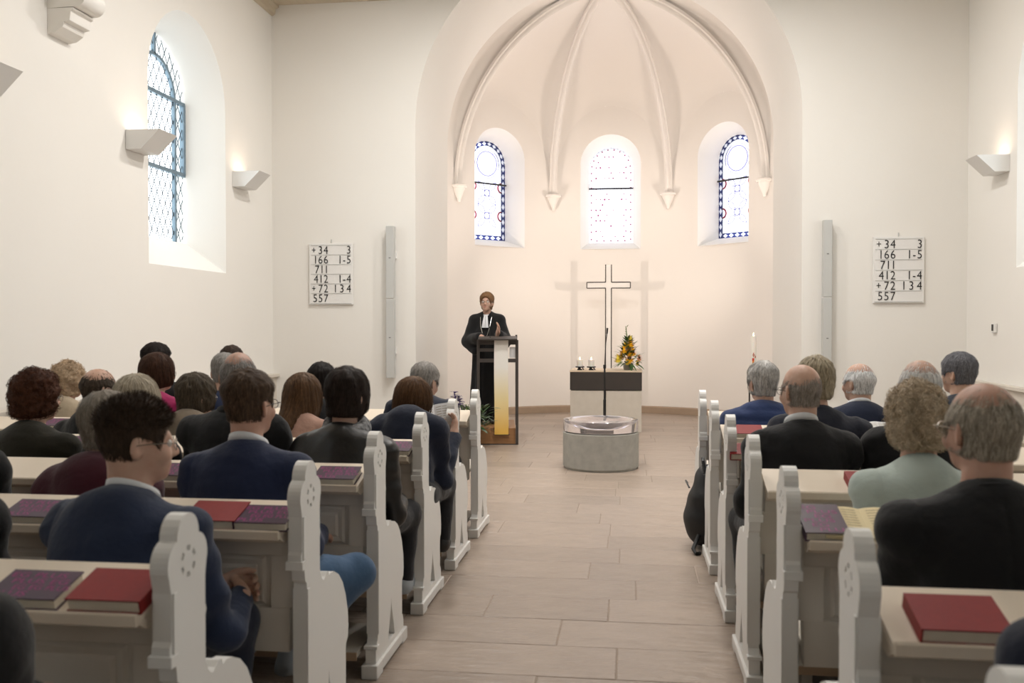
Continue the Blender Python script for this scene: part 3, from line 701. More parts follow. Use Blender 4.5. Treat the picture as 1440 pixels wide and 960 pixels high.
cb.add(vv + vv2, [(i * 5 + j, i * 5 + j + 1, i * 5 + j + 6, i * 5 + j + 5) for i in range(k) for j in range(4)] + [(n5 + i * 5 + j, n5 + i * 5 + j + 5, n5 + i * 5 + j + 6, n5 + i * 5 + j + 1) for i in range(k) for j in range(4)])
cb.box(-.04, .13, -.02, .3, 1.287, 1.291); cb.obj('cloth', cm, e, smooth=True)
MB().box(-.05, .145, -.018, -.0, .118, .128).obj('cloth_rod', BRONZE, e)
MB().tube([(-.09, .03, 1.28), (-.095, .0, 1.36), (-.10, .04, 1.46)], .004, 6).obj('microphone', BLACK, e, smooth=True)

# ------------------------------------------------------------------ flowers
GREEN = [mat('leaf_green', (.07, .15, .04), .5, (20, .6, (.03, .075, .02))), mat('leaf_light', (.16, .24, .05), .5, (20, .6, (.11, .18, .03))), mat('leaf_grey', (.16, .20, .15), .6, (20, .6, (.10, .14, .10)))]
YEL = mat('petal_yellow', (.95, .52, .01), .6, (30, .5, (.92, .42, .005))); YEL2 = mat('petal_lemon', (.88, .68, .07), .6, (30, .5, (.82, .62, .05)))
BRN = mat('seed_brown', (.10, .045, .012), .8, (60, .6, (.05, .02, .008))); VIO = mat('petal_violet', (.10, .06, .26), .6, (40, .6, (.06, .035, .18)))
def leaf(mb, p, d, L_, W_, bend=.2, mi=0):
    p = Vector(p); d = Vector(d).normalized(); s = d.cross(Vector((0, 0, 1)))
    s = s.normalized() if s.length > .05 else Vector((1, 0, 0)); n_ = s.cross(d)
    vv = []; k = 5
    for i in range(k + 1):
        u = i / k; c_ = p + d * L_ * u - n_ * bend * L_ * u * u; w = W_ * math.sin(PI * min(.98, .08 + u * .92)) * .5
        vv += [c_ - s * w + n_ * .15 * w, c_ - n_ * .0, c_ + s * w + n_ * .15 * w]
    mb.add(vv, [(3 * i + j, 3 * i + j + 1, 3 * i + j + 4, 3 * i + j + 3) for i in range(k) for j in range(2)], mi)
def blossom(parent, c, d, r, m, core=BRN, petals=14, coreR=.35):
    d = Vector(d).normalized(); q = d.to_track_quat('Z', 'Y').to_matrix(); mb = MB()
    for ly in range(2):
        for i in range(petals):
            a = 2 * PI * (i + .5 * ly) / petals; dir_ = q @ Vector((math.cos(a), math.sin(a), .25 + .25 * ly)); leaf(mb, Vector(c) + q @ Vector((math.cos(a), math.sin(a), 0)) * r * .22, dir_, r * (.85 - .15 * ly), r * .38, .25)
    f = mb.obj('blossom', m, parent, smooth=True, fix=False)
    k = MB(); k.sphere((0, 0, 0), (r * coreR, r * coreR, r * .2), 12, 6); vv = [tuple(Vector(c) + q @ (Vector(v) + Vector((0, 0, r * .12)))) for v in k.v]; k.v = vv
    k.obj('flower_centre', core, f, smooth=True)
e = empty('flower_arrangement', (AX + .30, 12.76, .838)); tag(e, 'tall yellow sunflower arrangement standing on the altar', 'flowers')
MB().lathe([(0, 0), (.055, 0), (.065, .02), (.07, .09), (.062, .095), (.058, .09), (0, .07)], 24, sx=1).obj('bowl', mat('bowl_grey', (.35, .34, .30), .5, (10, .5, (.28, .27, .24))), e, smooth=True)
rg = random.Random(11)
for mi in range(3):
    fm = MB()
    for i in range([60, 45, 38][mi]):
        u = rg.random(); a = rg.random() * 2 * PI; z = .08 + .36 * u; rad = (.16 * (1 - u) ** .8) * (0.3 + .7 * rg.random())
        L_ = rg.uniform(.06, .12) * (1.25 - .5 * u)
        leaf(fm, (rad * math.cos(a), rad * math.sin(a), z), (math.cos(a), math.sin(a), rg.uniform(-.35, .7) + u * 1.2), L_, L_ * rg.uniform(.25, .5), rg.uniform(.0, .5))
    if mi == 0:
        for i in range(9):
            a = rg.random() * 2 * PI; leaf(fm, (.04 * math.cos(a), .04 * math.sin(a), .10), (math.cos(a), math.sin(a), rg.uniform(-.5, .1)), .22, .03, .3)
        for i in range(5): fm.tube([(0, 0, .08), (rg.uniform(-.03, .03), 0, .3), (rg.uniform(-.05, .05), 0, .45)], .003, 5)
    if mi == 1:
        fm.tube([(0, 0, .3), (-.02, 0, .48), (-.035, 0, .60)], [.006, .008, .003], 6)
        for z in np.linspace(.42, .58, 7): leaf(fm, (-.02, 0, z), (rg.uniform(-1, 1), -.3, 1.2), .05, .02)
    o = fm.obj('foliage', GREEN[mi], e, smooth=True, fix=False); o['kind'] = 'stuff'
for c, r, m, kk in [((.015, -.09, .165), .062, YEL, BRN), ((-.05, -.07, .275), .05, YEL, YEL), ((.055, -.08, .25), .052, YEL, BRN), ((.03, -.05, .36), .05, YEL, YEL), ((-.12, -.06, .16), .055, YEL2, YEL2), ((.13, -.04, .17), .04, mat('petal_peach', (.7, .32, .16), .6), BRN), ((-.01, -.1, .11), .035, YEL2, YEL2), ((.03, -.03, .44), .03, YEL2, YEL2), ((-.04, -.04, .345), .035, YEL2, YEL), ((.11, -.06, .10), .035, YEL2, BRN), ((.0, .09, .25), .05, YEL, BRN), ((-.08, .05, .2), .05, YEL, YEL)]:
    blossom(e, (c[0] * 1.15, c[1] * 1.1, c[2]), (c[0] * 3, -1 if c[1] < 0 else 1, .35), r * 1.22, m, kk)
# violet flowers and greenery on the floor before the lectern
e = empty('flower_pot', (-1.93, 10.82, 0)); tag(e, 'floor pot of violet flowers and greenery beside the lectern', 'flowers')
MB().lathe([(0, 0), (.09, 0), (.12, .24), (.125, .26), (.11, .26), (.1, .22), (0, .22)], 24).obj('pot', mat('pot_grey', (.25, .25, .24), .6, (10, .5, (.2, .2, .19))), e, smooth=True)
for mi, nl in ((0, 60), (2, 60), (1, 30)):
    fm = MB()
    for i in range(nl):
        a = rg.random() * 2 * PI; u = rg.random(); rad = .05 + .13 * rg.random(); xo = .12 if mi != 1 else .03
        leaf(fm, (rad * math.cos(a) + xo, rad * math.sin(a), .2 + .28 * u), (math.cos(a), math.sin(a), rg.uniform(-.2, 1.0)), rg.uniform(.07, .15), rg.uniform(.02, .05), rg.uniform(0, .5))
    for i in range(6):
        a = rg.random() * 2 * PI; fm.tube([(0, 0, .2), (.06 * math.cos(a) + .06, .06 * math.sin(a), .35), (.14 * math.cos(a) + .08, .14 * math.sin(a), .5)], .004, 5)
    o = fm.obj('foliage', GREEN[mi], e, smooth=True, fix=False); o['kind'] = 'stuff'
for cx_, cz_, h_ in ((-.1, .5, .16), (-.05, .46, .15), (-.14, .44, .13), (-.09, .46, .14)):
    vf = MB()
    for i in range(46):
        a = rg.random() * 2 * PI; u = rg.random(); r0 = .035 * (1 - u * .7)
        leaf(vf, (cx_ - .04 * u + r0 * math.cos(a), r0 * math.sin(a), cz_ + h_ * u), (math.cos(a), math.sin(a), .4), .045, .034, .3)
    vf.tube([(-.02, 0, .2), (cx_, 0, cz_), (cx_ - .04, 0, cz_ + h_)], .006, 5)
    vf.obj('blossom', VIO, e, smooth=True, fix=False)
# ================================================================== pews
def px_x(px, Y):
    """world X of photo column px on the cross plane Y"""
    r = fw + rt * ((px - 720) / FPX); return r.x / r.y * Y
def arc(cx, cy, r, a0, a1, n=8): return [(cx + r * math.cos(math.radians(a0 + (a1 - a0) * i / n)), cy + r * math.sin(math.radians(a0 + (a1 - a0) * i / n))) for i in range(n + 1)]
def pew_end_mesh():
    out = [(.02, .05), (.02, .115), (.03, .125), (.05, .155), (.05, .62), (.035, .63), (.03, .665), (.012, .68), (.0, .70), (.0, .72), (.008, .73), (.008, .84)]
    out += arc(.05, .898, .056, 205, 102) + arc(.092, .955, .054, 185, -5, 10) + arc(.134, .898, .056, 78, -25)
    out += [(.178, .84), (.178, .77), (.184, .755), (.178, .74), (.178, .68)] + arc(.238, .64, .06, 180, 250, 6) + [(.235, .59), (.25, .603), (.268, .60), (.274, .583), (.29, .588)]
    out += [(.33, .583), (.38, .56), (.425, .52), (.46, .465), (.485, .40), (.492, .34), (.485, .30), (.465, .285), (.46, .26), (.46, .13), (.475, .12), (.485, .095), (.485, .05)]
    hole = [(.215, .085)] + [(.215 + .055 * math.sin(t * PI / 2 * .98) ** 1.6, .085 + .175 * t) for t in (.25, .5, .7, .85, 1.0)] + [(.325 - .055 * math.sin(t * PI / 2 * .98) ** 1.6, .085 + .175 * t) for t in (.85, .7, .5, .25)] + [(.325, .085)]
    loops = [out, hole]
    for k in range(6):
        a0 = k * 60 + 14; loops.append(arc(.092, .895, .037, a0, a0 + 30, 4) + arc(.092, .895, .025, a0 + 30, a0, 4))
    me = fill_mesh(loops, lambda a, b: (-.022, a, b), Vector((.044, 0, 0)), 'pew_end')
    bm = bmesh.new(); bm.from_mesh(me)
    def bx(x0, x1, y0, y1, z0, z1):
        r = bmesh.ops.create_cube(bm, size=1, matrix=Matrix.Translation(((x0 + x1) / 2, (y0 + y1) / 2, (z0 + z1) / 2)) @ Matrix.Diagonal((x1 - x0, y1 - y0, z1 - z0, 1)))
    bx(-.012, .012, .045, .14, .85, .94)                    # ground of the rosette
    bm.to_mesh(me); bm.free(); me.materials.append(PEWW)
    return me
END_ME = pew_end_mesh()
b_ = MB(); b_.box(-.034, .034, -.004, .09, 0, .058).box(-.034, .034, .43, .515, 0, .058).box(-.034, .034, .09, .43, .014, .058); BASE_ME = b_.mesh('end_base', PEWW)
b_ = MB()
for s_ in (-1, 1): b_.prism([(.012, .70), (.012, .84), (.030, .84), (.030, .70)], s_ * .022, s_ * .027, 'x'); b_.prism([(.05, .17), (.05, .60), (.075, .60), (.075, .17)], s_ * .022, s_ * .026, 'x')
b_.box(-.029, .029, -.006, .03, .672, .70).box(-.029, .029, .014, .05, .118, .132); MOULD_ME = b_.mesh('end_moulding', PEWW)
PL = 3.30
SL = math.atan2(.063, .22)
def pew_meshes(s):
    R = {}
    def X(a, b): return (min(s * a, s * b), max(s * a, s * b))
    q = MB(); x0, x1 = X(.044, PL); q.prism([(.12, .43), (.545, .43), (.56, .44), (.56, .452), (.55, .46), (.12, .452)], x0, x1, 'x'); R['seat'] = q.mesh('seat', PEWS)
    q = MB(); q.prism([(-.02, .772), (.2, .835), (.2, .855), (-.02, .792)], x0, x1, 'x'); R['book_ledge'] = q.mesh('book_ledge', LEDGE)
    q = MB(); q.prism([(-.030, .774), (-.018, .772), (-.018, .800), (-.025, .803), (-.030, .798)], x0, x1, 'x'); q.prism([(-.012, .774), (.07, .795), (.07, .757), (.03, .752), (.01, .762)], x0, x1, 'x'); R['ledge_lip'] = q.mesh('ledge_lip', LEDGE)
    q = MB(); q.prism([(.085, .39), (.10, .39), (.19, .84), (.17, .838), (.085, .78)], x0, x1, 'x'); R['backrest'] = q.mesh('backrest', PEWS)
    q = MB(); q.box(x0, x1, .068, .086, .70, .785); R['rail'] = q.mesh('rail', PEWS)
    q = MB(); q.box(x0, x1, .068, .086, .385, .53); R['rail2'] = q.mesh('rail', PEWS)
    q = MB(); q.box(-.045, .045, .0681, .086, .53, .70); R['stile'] = q.mesh('stile', PEWS)
    q = MB(); hw = .255
    vv = [(-hw, .0855, .535), (hw, .0855, .535), (hw, .0855, .695), (-hw, .0855, .695), (-hw + .012, .079, .547), (hw - .012, .079, .547), (hw - .012, .079, .683), (-hw + .012, .079, .683),
          (-hw + .03, .0835, .565), (hw - .03, .0835, .565), (hw - .03, .0835, .665), (-hw + .03, .0835, .665), (-hw + .04, .0745, .575), (hw - .04, .0745, .575), (hw - .04, .0745, .655), (-hw + .04, .0745, .655)]
    ff = [(12, 13, 14, 15)]
    for l in range(3):
        for i in range(4): j = (i + 1) % 4; ff.append((l * 4 + i, l * 4 + j, l * 4 + 4 + j, l * 4 + 4 + i))
    q.add(vv, ff); R['panel'] = q.mesh('panel', PEWS)
    q = MB(); q.box(x0, x1, -.03, .33, .10, .122); R['foot_board'] = q.mesh('foot_board', [PEWG])
    q = MB(); q.box(x0, x1, -.036, -.03, .088, .12); R['edge_strip'] = q.mesh('edge_strip', mat('tan_wood', (.42, .30, .20), .6, (4, .6, (.36, .25, .16)), stretch=(1, 12, 12)))
    q = MB(); q.box(-.02, .02, .0, .3, 0, .10); R['support'] = q.mesh('support', PEWG)
    return R
ordw = ['seventh', 'sixth', 'fifth', 'fourth', 'third', 'second', 'first']
for s, PX, rows, side in ((-1, PXL, ROWS_L, 'left'), (1, PXR, ROWS_R, 'right')):
    R = pew_meshes(s)
    for k, Yk in enumerate(rows):
        e = empty('church_pew', (PX + s * .022, Yk, 0))
        tag(e, 'white carved pew on the %s of the aisle, %s row from the altar' % (side, ordw[k]), 'pew', 'white wooden church pews')
        for xx in (0, s * PL):
            pe = link('pew_end', END_ME, e, (xx, 0, 0), bevel=.004)
            link('end_base', BASE_ME, pe, bevel=.004); link('end_moulding', MOULD_ME, pe, bevel=.002)
        link('seat', R['seat'], e, bevel=.003); link('book_ledge', R['book_ledge'], e); link('ledge_lip', R['ledge_lip'], e); link('backrest', R['backrest'], e)
        link('rail', R['rail'], e, bevel=.002); link('rail', R['rail2'], e, bevel=.002)
        npn = 5; pw = (PL - .08) / npn
        for i in range(npn + 1): link('stile', R['stile'], e, (s * (.06 + i * pw), 0, 0))
        for i in range(npn): link('panel', R['panel'], e, (s * (.06 + (i + .5) * pw), 0, 0))
        link('foot_board', R['foot_board'], e); link('edge_strip', R['edge_strip'], e)
        for i in range(4): link('support', R['support'], e, (s * (.2 + i * .98), 0, 0))

# ------------------------------------------------------------------ hymn books on the ledges
def book_meshes(w, d, t, cov, pages):
    q = MB(); q.box(0, w, 0, d, 0, .003).box(0, w, 0, d, t - .003, t).box(0, .004, 0, d, .003, t - .003); a = q.mesh('cover', cov)
    q = MB(); q.box(.004, w - .004, .004, d - .004, .003, t - .003); return a, q.mesh('pages', pages)
BK = {'red': (.182, .135, .034), 'purple': (.178, .122, .030), 'purple_tall': (.132, .19, .030)}
BM_ = {k: book_meshes(*v, REDBOOK if k == 'red' else PURPLE, PAPER) for k, v in BK.items()}
def lettering(w, d):
    """rows of repeated letters printed on the cover"""
    q = []; rows = 6 if d > .15 else 4; h = d / (rows + .6)
    words = ['EG PLUS', 'PLUS EG', 'EG EG PLUS', 'PLUS', 'EG PLUS', 'EG PLUS']
    for i in range(rows): q.append((words[i % 6] if w > .15 else ['EG', 'PLUS', 'EG', 'PLUS', 'EG', 'PLUS'][i], h * (rows - 1 - i) + h * .35, h * 1.0))
    return q
def book(kind, X, Yrow, label, up=.008, rot=0, flip=False, lift=0.0):
    w, d, t = BK[kind]
    o = empty('hymn_book', (X, Yrow - .016 + up, .7935 + up * .286 + lift)); o.rotation_euler = (SL, 0, rot)
    tag(o, label, 'book', 'red hymn books' if kind == 'red' else 'purple hymn books')
    a, b = BM_[kind]
    loc = (-w / 2, 0, 0)
    c1 = link('cover', a, o, loc); c2 = link('pages', b, o, loc)
    if flip: c1.location = c2.location = (w / 2, d, 0); c1.rotation_euler = c2.rotation_euler = (0, 0, PI)
    if kind != 'red':
        for i, (s_, y_, h) in enumerate(lettering(w, d)):
            me = text_mesh(s_, h * 1.15, PINK)
            l_ = link('lettering', me, o, (-w / 2 + .008 + .018 * ((i * 7) % 3), y_, t + .0006)); mw = max(v.co.x for v in me.vertices); l_.scale = (min(1.35, (w - .035) / mw), .95, 1)
    return o
def L_(k): return ROWS_L[k]
def R_(k): return ROWS_R[k]
book('purple', px_x(48, L_(1) + .05), L_(1), 'dark purple hymn book with pink letters beside the red one on the rearmost complete ledge')
book('red', px_x(163, L_(1) + .05), L_(1), 'red hymn book behind the man with clasped hands', flip=True)
book('purple', px_x(50, L_(2) + .05), L_(2), 'dark purple hymn book behind the person in burgundy')
book('red', px_x(128, L_(2) + .05), L_(2), 'red hymn book half hidden by the man with clasped hands')
book('red', px_x(303, L_(2) + .05), L_(2), 'red hymn book behind the man in the navy suit')
book('purple', px_x(374, L_(2) + .05), L_(2), 'purple hymn book against the pew end behind the man in the navy suit')
book('purple', px_x(474, L_(3) + .05), L_(3), 'purple hymn book behind the person in the leather jacket')
book('red', px_x(398, L_(3) + .1), L_(3), 'red hymn book behind the bald man in black', up=.05)
book('purple', px_x(555, L_(4) + .05), L_(4), 'purple hymn book behind the reader with the brown bob')
book('purple', px_x(95, L_(4) + .05), L_(4), 'purple hymn book beside the man in black with the bald crown')
book('purple', px_x(250, L_(3) + .05), L_(3), 'purple hymn book on the ledge beyond the navy suit shoulder')
book('purple', px_x(72, L_(5) + .05), L_(5), 'purple hymn book behind the curly blonde woman')
book('red', px_x(1349, R_(1) + .05), R_(1), 'red hymn book on the ledge behind the man in the black coat')
book('purple_tall', px_x(1157, R_(2) + .08), R_(2), 'upright purple hymn book beside the open song book', rot=.02)
book('red', px_x(1226, R_(3) + .06), R_(3), 'red hymn book in front of the woman in mint')
book('red', px_x(1052, R_(4) + .06), R_(4), 'red hymn book tucked behind the bald man with glasses, lower of two')
book('red', px_x(1213, R_(4) + .06), R_(4), 'red hymn book right behind the grey-blonde person')
book('red', px_x(1050, R_(5) + .06), R_(5), 'red hymn book behind the man in the quilted jacket')
book('red', px_x(1246, R_(5) + .06), R_(5), 'red hymn book behind the white-haired man in navy')
def open_book(loc, rotx, w, d, label, m, fold=.25, name='song_book', rz=0, thick=.012):
    o = empty(name, loc); o.rotation_euler = (rotx, 0, rz); tag(o, label, 'book')
    for s in (-1, 1):
        q = MB(); k = 6; vv = []
        for i in range(k + 1):
            u = i / k; x = s * w * u; z = thick * (1 + .5 * math.sin(PI * min(1, u * 1.4))) * (1 - .25 * u) + fold * w * u
            vv += [(x, 0, z), (x, d, z), (x, 0, fold * w * u), (x, d, fold * w * u)]
        ff = []
        for i in range(k):
            a, b = 4 * i, 4 * i + 4; ff += [(a, b, b + 1, a + 1), (a + 2, a + 3, b + 3, b + 2), (a, a + 2, b + 2, b), (a + 1, b + 1, b + 3, a + 3)]
        ff += [(0, 1, 3, 2), (4 * k, 4 * k + 2, 4 * k + 3, 4 * k + 1)]
        pg = q.add(vv, ff).obj('page_block', m, o)
        ln = MB()
        for r_ in range(9):
            y0 = d * (.88 - r_ * .09)
            for x0_ in (.12, .5):
                u0, u1 = x0_, x0_ + .32; zz = lambda u: thick * (1 + .5 * math.sin(PI * min(1, u * 1.4))) * (1 - .25 * u) + fold * w * u + .0015
                ln.add([(s * w * u0, y0, zz(u0)), (s * w * u1, y0, zz(u1)), (s * w * u1, y0 + .003, zz(u1)), (s * w * u0, y0 + .003, zz(u0))], [(0, 1, 2, 3)])
        ln.obj('printed_lines', mat('page_print', (.33, .27, .16), .8), pg, fix=False)
    return o
open_book((px_x(1218, R_(2) + .08), R_(2) - .01, .80), SL, .135, .19, 'open hymnal with cream pages on the right ledge', CREAMP, .06)
open_book((px_x(617, L_(5) + .1), L_(5) + .03, .812), SL + .85, .085, .17, 'open white song book propped upright before the reader', WPAPER, .5, rz=.5)
open_book((px_x(1222, R_(5) + .1), R_(5) + .0, .803), SL + .3, .10, .14, 'open white leaflet beside the red book of the white-haired man', WPAPER, .05)

# backpack on the floor at the right aisle edge
BAGM = mat('black_nylon', (.012, .012, .013), .55, (20, .5, (.02, .02, .021)), (90, .3, .002))
# ================================================================== implicit surfaces for people
def rc(p, a, b, ra, rb):
    a = np.asarray(a, np.float32); b = np.asarray(b, np.float32); ab = b - a; pa = p - a
    t = np.clip((pa @ ab) / max(1e-9, float(ab @ ab)), 0, 1); d = pa - t[:, None] * ab
    return np.sqrt((d * d).sum(1)) - (ra + (rb - ra) * t)
def ell(p, c, r):
    r = np.asarray(r, np.float32); q = (p - np.asarray(c, np.float32)) / r; k0 = np.sqrt((q * q).sum(1)); k1 = np.sqrt(((q / r) ** 2).sum(1)) + 1e-9
    return k0 * (k0 - 1) / k1
def sm(a, b, k): h = np.maximum(k - np.abs(a - b), 0) / k; return np.minimum(a, b) - h * h * k * .25
def smx(a, b, k): return -sm(-a, -b, k)
def sms(ds, k):
    r = ds[0]
    for d in ds[1:]: r = sm(r, d, k)
    return r
def wav(p, f, seed, n=6):
    g = np.random.RandomState(seed); r = np.zeros(len(p), np.float32)
    for i in range(n):
        v = g.normal(size=3); v = v / np.linalg.norm(v) * f * g.uniform(.7, 1.4); r += np.sin(p @ v.astype(np.float32) + g.uniform(0, 6.28))
    return r / n * 1.6
def nets(f, lo, hi, h):
    lo = np.asarray(lo, np.float32); n = np.maximum(4, np.ceil((np.asarray(hi) - lo) / h).astype(int) + 1)
    ax_ = [lo[i] + h * np.arange(n[i], dtype=np.float32) for i in range(3)]
    P = np.stack(np.meshgrid(*ax_, indexing='ij'), -1).reshape(-1, 3)
    V = f(P).reshape(n).astype(np.float32)
    for a in range(3):   # close at the bounds
        s = [slice(None)] * 3
        for e_ in (0, -1): s[a] = e_; V[tuple(s)] = np.maximum(V[tuple(s)], h * .3)
    I = V < 0
    c = n - 1; cnt = np.zeros(c, np.float32); acc = np.zeros((*c, 3), np.float32)
    off = [(i, j, k) for i in (0, 1) for j in (0, 1) for k in (0, 1)]
    def sub(A, o): return A[o[0]:o[0] + c[0], o[1]:o[1] + c[1], o[2]:o[2] + c[2]]
    for a in range(3):
        for o in off:
            if o[a]: continue
            o2 = list(o); o2[a] = 1; v0, v1 = sub(V, o), sub(V, o2); m = (v0 < 0) != (v1 < 0)
            t = np.where(m, v0 / np.where(m, v0 - v1, 1), 0)
            for b in range(3):
                acc[..., b] += np.where(m, (t if b == a else o[b]), 0)
            cnt += m
    msk = cnt > 0; idx = -np.ones(c, np.int64); idx[msk] = np.arange(msk.sum())
    base = np.stack(np.meshgrid(*[np.arange(k) for k in c], indexing='ij'), -1)[msk]
    verts = lo + h * (base + acc[msk] / cnt[msk][:, None])
    F_ = []
    for a in range(3):
        b, d = (a + 1) % 3, (a + 2) % 3
        sl0 = [slice(None)] * 3; sl1 = [slice(None)] * 3; sl0[a] = slice(0, -1); sl1[a] = slice(1, None)
        ch = I[tuple(sl0)] != I[tuple(sl1)]; st = I[tuple(sl0)]
        E_ = np.argwhere(ch); ok = (E_[:, b] > 0) & (E_[:, d] > 0) & (E_[:, b] < c[b]) & (E_[:, d] < c[d]); E_ = E_[ok]
        s_ = st[E_[:, 0], E_[:, 1], E_[:, 2]]
        def gi(db, dd): Q = E_.copy(); Q[:, b] += db; Q[:, d] += dd; return idx[Q[:, 0], Q[:, 1], Q[:, 2]]
        q = np.stack([gi(-1, -1), gi(0, -1), gi(0, 0), gi(-1, 0)], 1); q[~s_] = q[~s_][:, ::-1]; F_.append(q)
    F_ = np.concatenate(F_); F_ = F_[(F_ >= 0).all(1)]
    return verts, F_
def np_mesh(name, parts, mats):
    """parts: list of (verts, quads, material index)"""
    me = bpy.data.meshes.new(name); vo = 0; VV = []; QQ = []; MI = []
    for v, q, mi in parts: VV.append(np.asarray(v, np.float32)); QQ.append(np.asarray(q) + vo); MI.append(np.full(len(q), mi)); vo += len(v)
    VV = np.concatenate(VV); QQ = np.concatenate(QQ).astype(np.int32); MI = np.concatenate(MI).astype(np.int32)
    me.vertices.add(len(VV)); me.vertices.foreach_set('co', VV.ravel()); nq = len(QQ)
    me.loops.add(nq * 4); me.loops.foreach_set('vertex_index', QQ.ravel()); me.polygons.add(nq)
    me.polygons.foreach_set('loop_start', np.arange(0, nq * 4, 4, dtype=np.int32)); me.polygons.foreach_set('loop_total', np.full(nq, 4, np.int32))
    for m in mats: me.materials.append(m)
    me.polygons.foreach_set('material_index', MI); me.polygons.foreach_set('use_smooth', np.ones(nq, bool)); me.update(); me.validate(); return me
def rotm(yaw, pitch, roll=0):
    return np.array((Matrix.Rotation(math.radians(yaw), 3, 'Z') @ Matrix.Rotation(math.radians(pitch), 3, 'X') @ Matrix.Rotation(math.radians(roll), 3, 'Y')), np.float32)

# head in local coords (face towards +y, origin at the middle of the head)
def head_sdf(q, neck=True, bare=False):
    d = sm(ell(q, (0, -.014, .032), (.073, .094, .088)), ell(q, (0, .028, -.04), (.056, .066, .068)), .05)
    d = sm(d, ell(q, (0, .062, -.085), (.026, .024, .022)), .03)
    if neck: d = sm(d, rc(q, (0, -.028, -.06), (0, -.045, -.20), .055, .06), .03)
    if bare: return d
    d = sm(d, rc(q, (-.03, .076, .022), (.03, .076, .022), .010, .010), .02)
    for s in (-1, 1):
        d = smx(d, -ell(q, (s * .031, .098, .004), (.017, .016, .011)), .012)
        d = sm(d, ell(q, (s * .038, .066, -.03), (.02, .02, .02)), .02)
    d = sm(d, rc(q, (0, .086, .012), (0, .106, -.026), .008, .012), .012)
    for s in (-1, 1): d = sm(d, ell(q, (s * .011, .098, -.031), (.008, .009, .007)), .008)
    d = sm(d, rc(q, (-.018, .086, -.055), (.018, .086, -.055), .006, .006), .008); d = sm(d, rc(q, (-.015, .085, -.065), (.015, .085, -.065), .006, .006), .008)
    for s in (-1, 1):
        e1 = q.copy(); e1[:, 0] -= s * .077; e1[:, 1] += .012; e1[:, 2] += .006
        x = e1[:, 0] * .85 - s * e1[:, 1] * -.5; y = e1[:, 1] * .85 + s * e1[:, 0] * -.5
        e2 = np.stack([x, y, e1[:, 2]], 1)
        er = ell(e2, (0, 0, 0), (.009, .021, .033)); er = smx(er, -ell(e2, (s * .01, .004, .004), (.008, .011, .018)), .006)
        d = sm(d, er, .008)
    return d
HS = {  # hair styles
 'short':  dict(top=.020, side=.011, nape=-.062, ear=True),
 'crop':   dict(top=.022, side=.0032, nape=-.042, ear=True, rough=.003),
 'fade':   dict(top=.024, side=.003, nape=-.050, ear=True, rough=.0028),
 'full':   dict(top=.024, side=.014, nape=-.080, ear=True, rough=.004),
 'thick':  dict(top=.028, side=.020, nape=-.085, ear=False, rough=.004),
 'ring':   dict(top=-.02, side=.005, nape=-.065, ear=True, bald=True),
 'thin':   dict(top=.004, side=.010, nape=-.070, ear=True, bald='thin'),
 'bob':    dict(top=.022, side=.022, nape=-.100, ear=False, low=True),
 'curly':  dict(top=.020, side=.018, nape=-.100, ear=False, curl=.008),
 'long':   dict(top=.026, side=.024, nape=-.30, ear=False, long=True),
}
def hair_sdf(style, seed):
    S = HS[style]
    def f(q):
        d = head_sdf(q, True, True); z = q[:, 2]; y = q[:, 1]; x = np.abs(q[:, 0])
        k = np.clip((z - .02) / .07, 0, 1); t = S['side'] + (S['top'] - S['side']) * k * k * (3 - 2 * k)
        if S.get('bald'):
            rr = ((q[:, 0] / .062) ** 2 + ((y + .005) / .085) ** 2); kb = np.clip((z + .005 + .012 * wav(q, 60, seed + 9)) / .085, 0, 1); kb = kb * kb * (3 - 2 * kb)
            kt = np.clip((z - .022 + .01 * wav(q, 60, seed + 9) + .25 * np.maximum(y, 0)) / .06, 0, 1)
            t = S['side'] * (1 - kb) - .008 * kb if S['bald'] is True else S['side'] * (1 - kt) - .004 * kt
        lowf = np.clip((-.02 - z) / .06, 0, 1)
        if S['ear']: t = t * (1 - .75 * lowf)
        d = d - t
        if S.get('low') or S.get('curl'): d = sm(d, ell(q, (0, -.03, -.02), (.083, .086, .108)), .03)
        if S.get('long'):
            d = sm(d, np.minimum(rc(q, (0, -.06, -.04), (0, -.15, -.15), .075, .062), rc(q, (0, -.15, -.15), (0, -.195, -.28), .062, .045)), .06)
        if S.get('rough'): d = d + S['rough'] * wav(q, 130, seed, 8)
        if S.get('curl'): d = d + S['curl'] * wav(q, 190, seed, 10) + .008 * wav(q, 70, seed + 1)
        d = d + .0025 * wav(q * np.array([1.6, 1.6, .45], np.float32), 210, seed + 3, 8)
        # face and nape boundaries
        fw_ = .084 if S['ear'] else .066
        face = ell(q, (0, .125, -.03), (fw_ + .012, .092, .108))
        d = smx(d, -face, .012)
        d = smx(d, (S['nape'] + .25 * np.maximum(y + .02, 0)) - z, .012)
        if S['ear']:
            for s in (-1, 1): d = smx(d, -ell(q, (s * .085, .020, -.024), (.036, .048, .044)), .01)
        return d
    return f
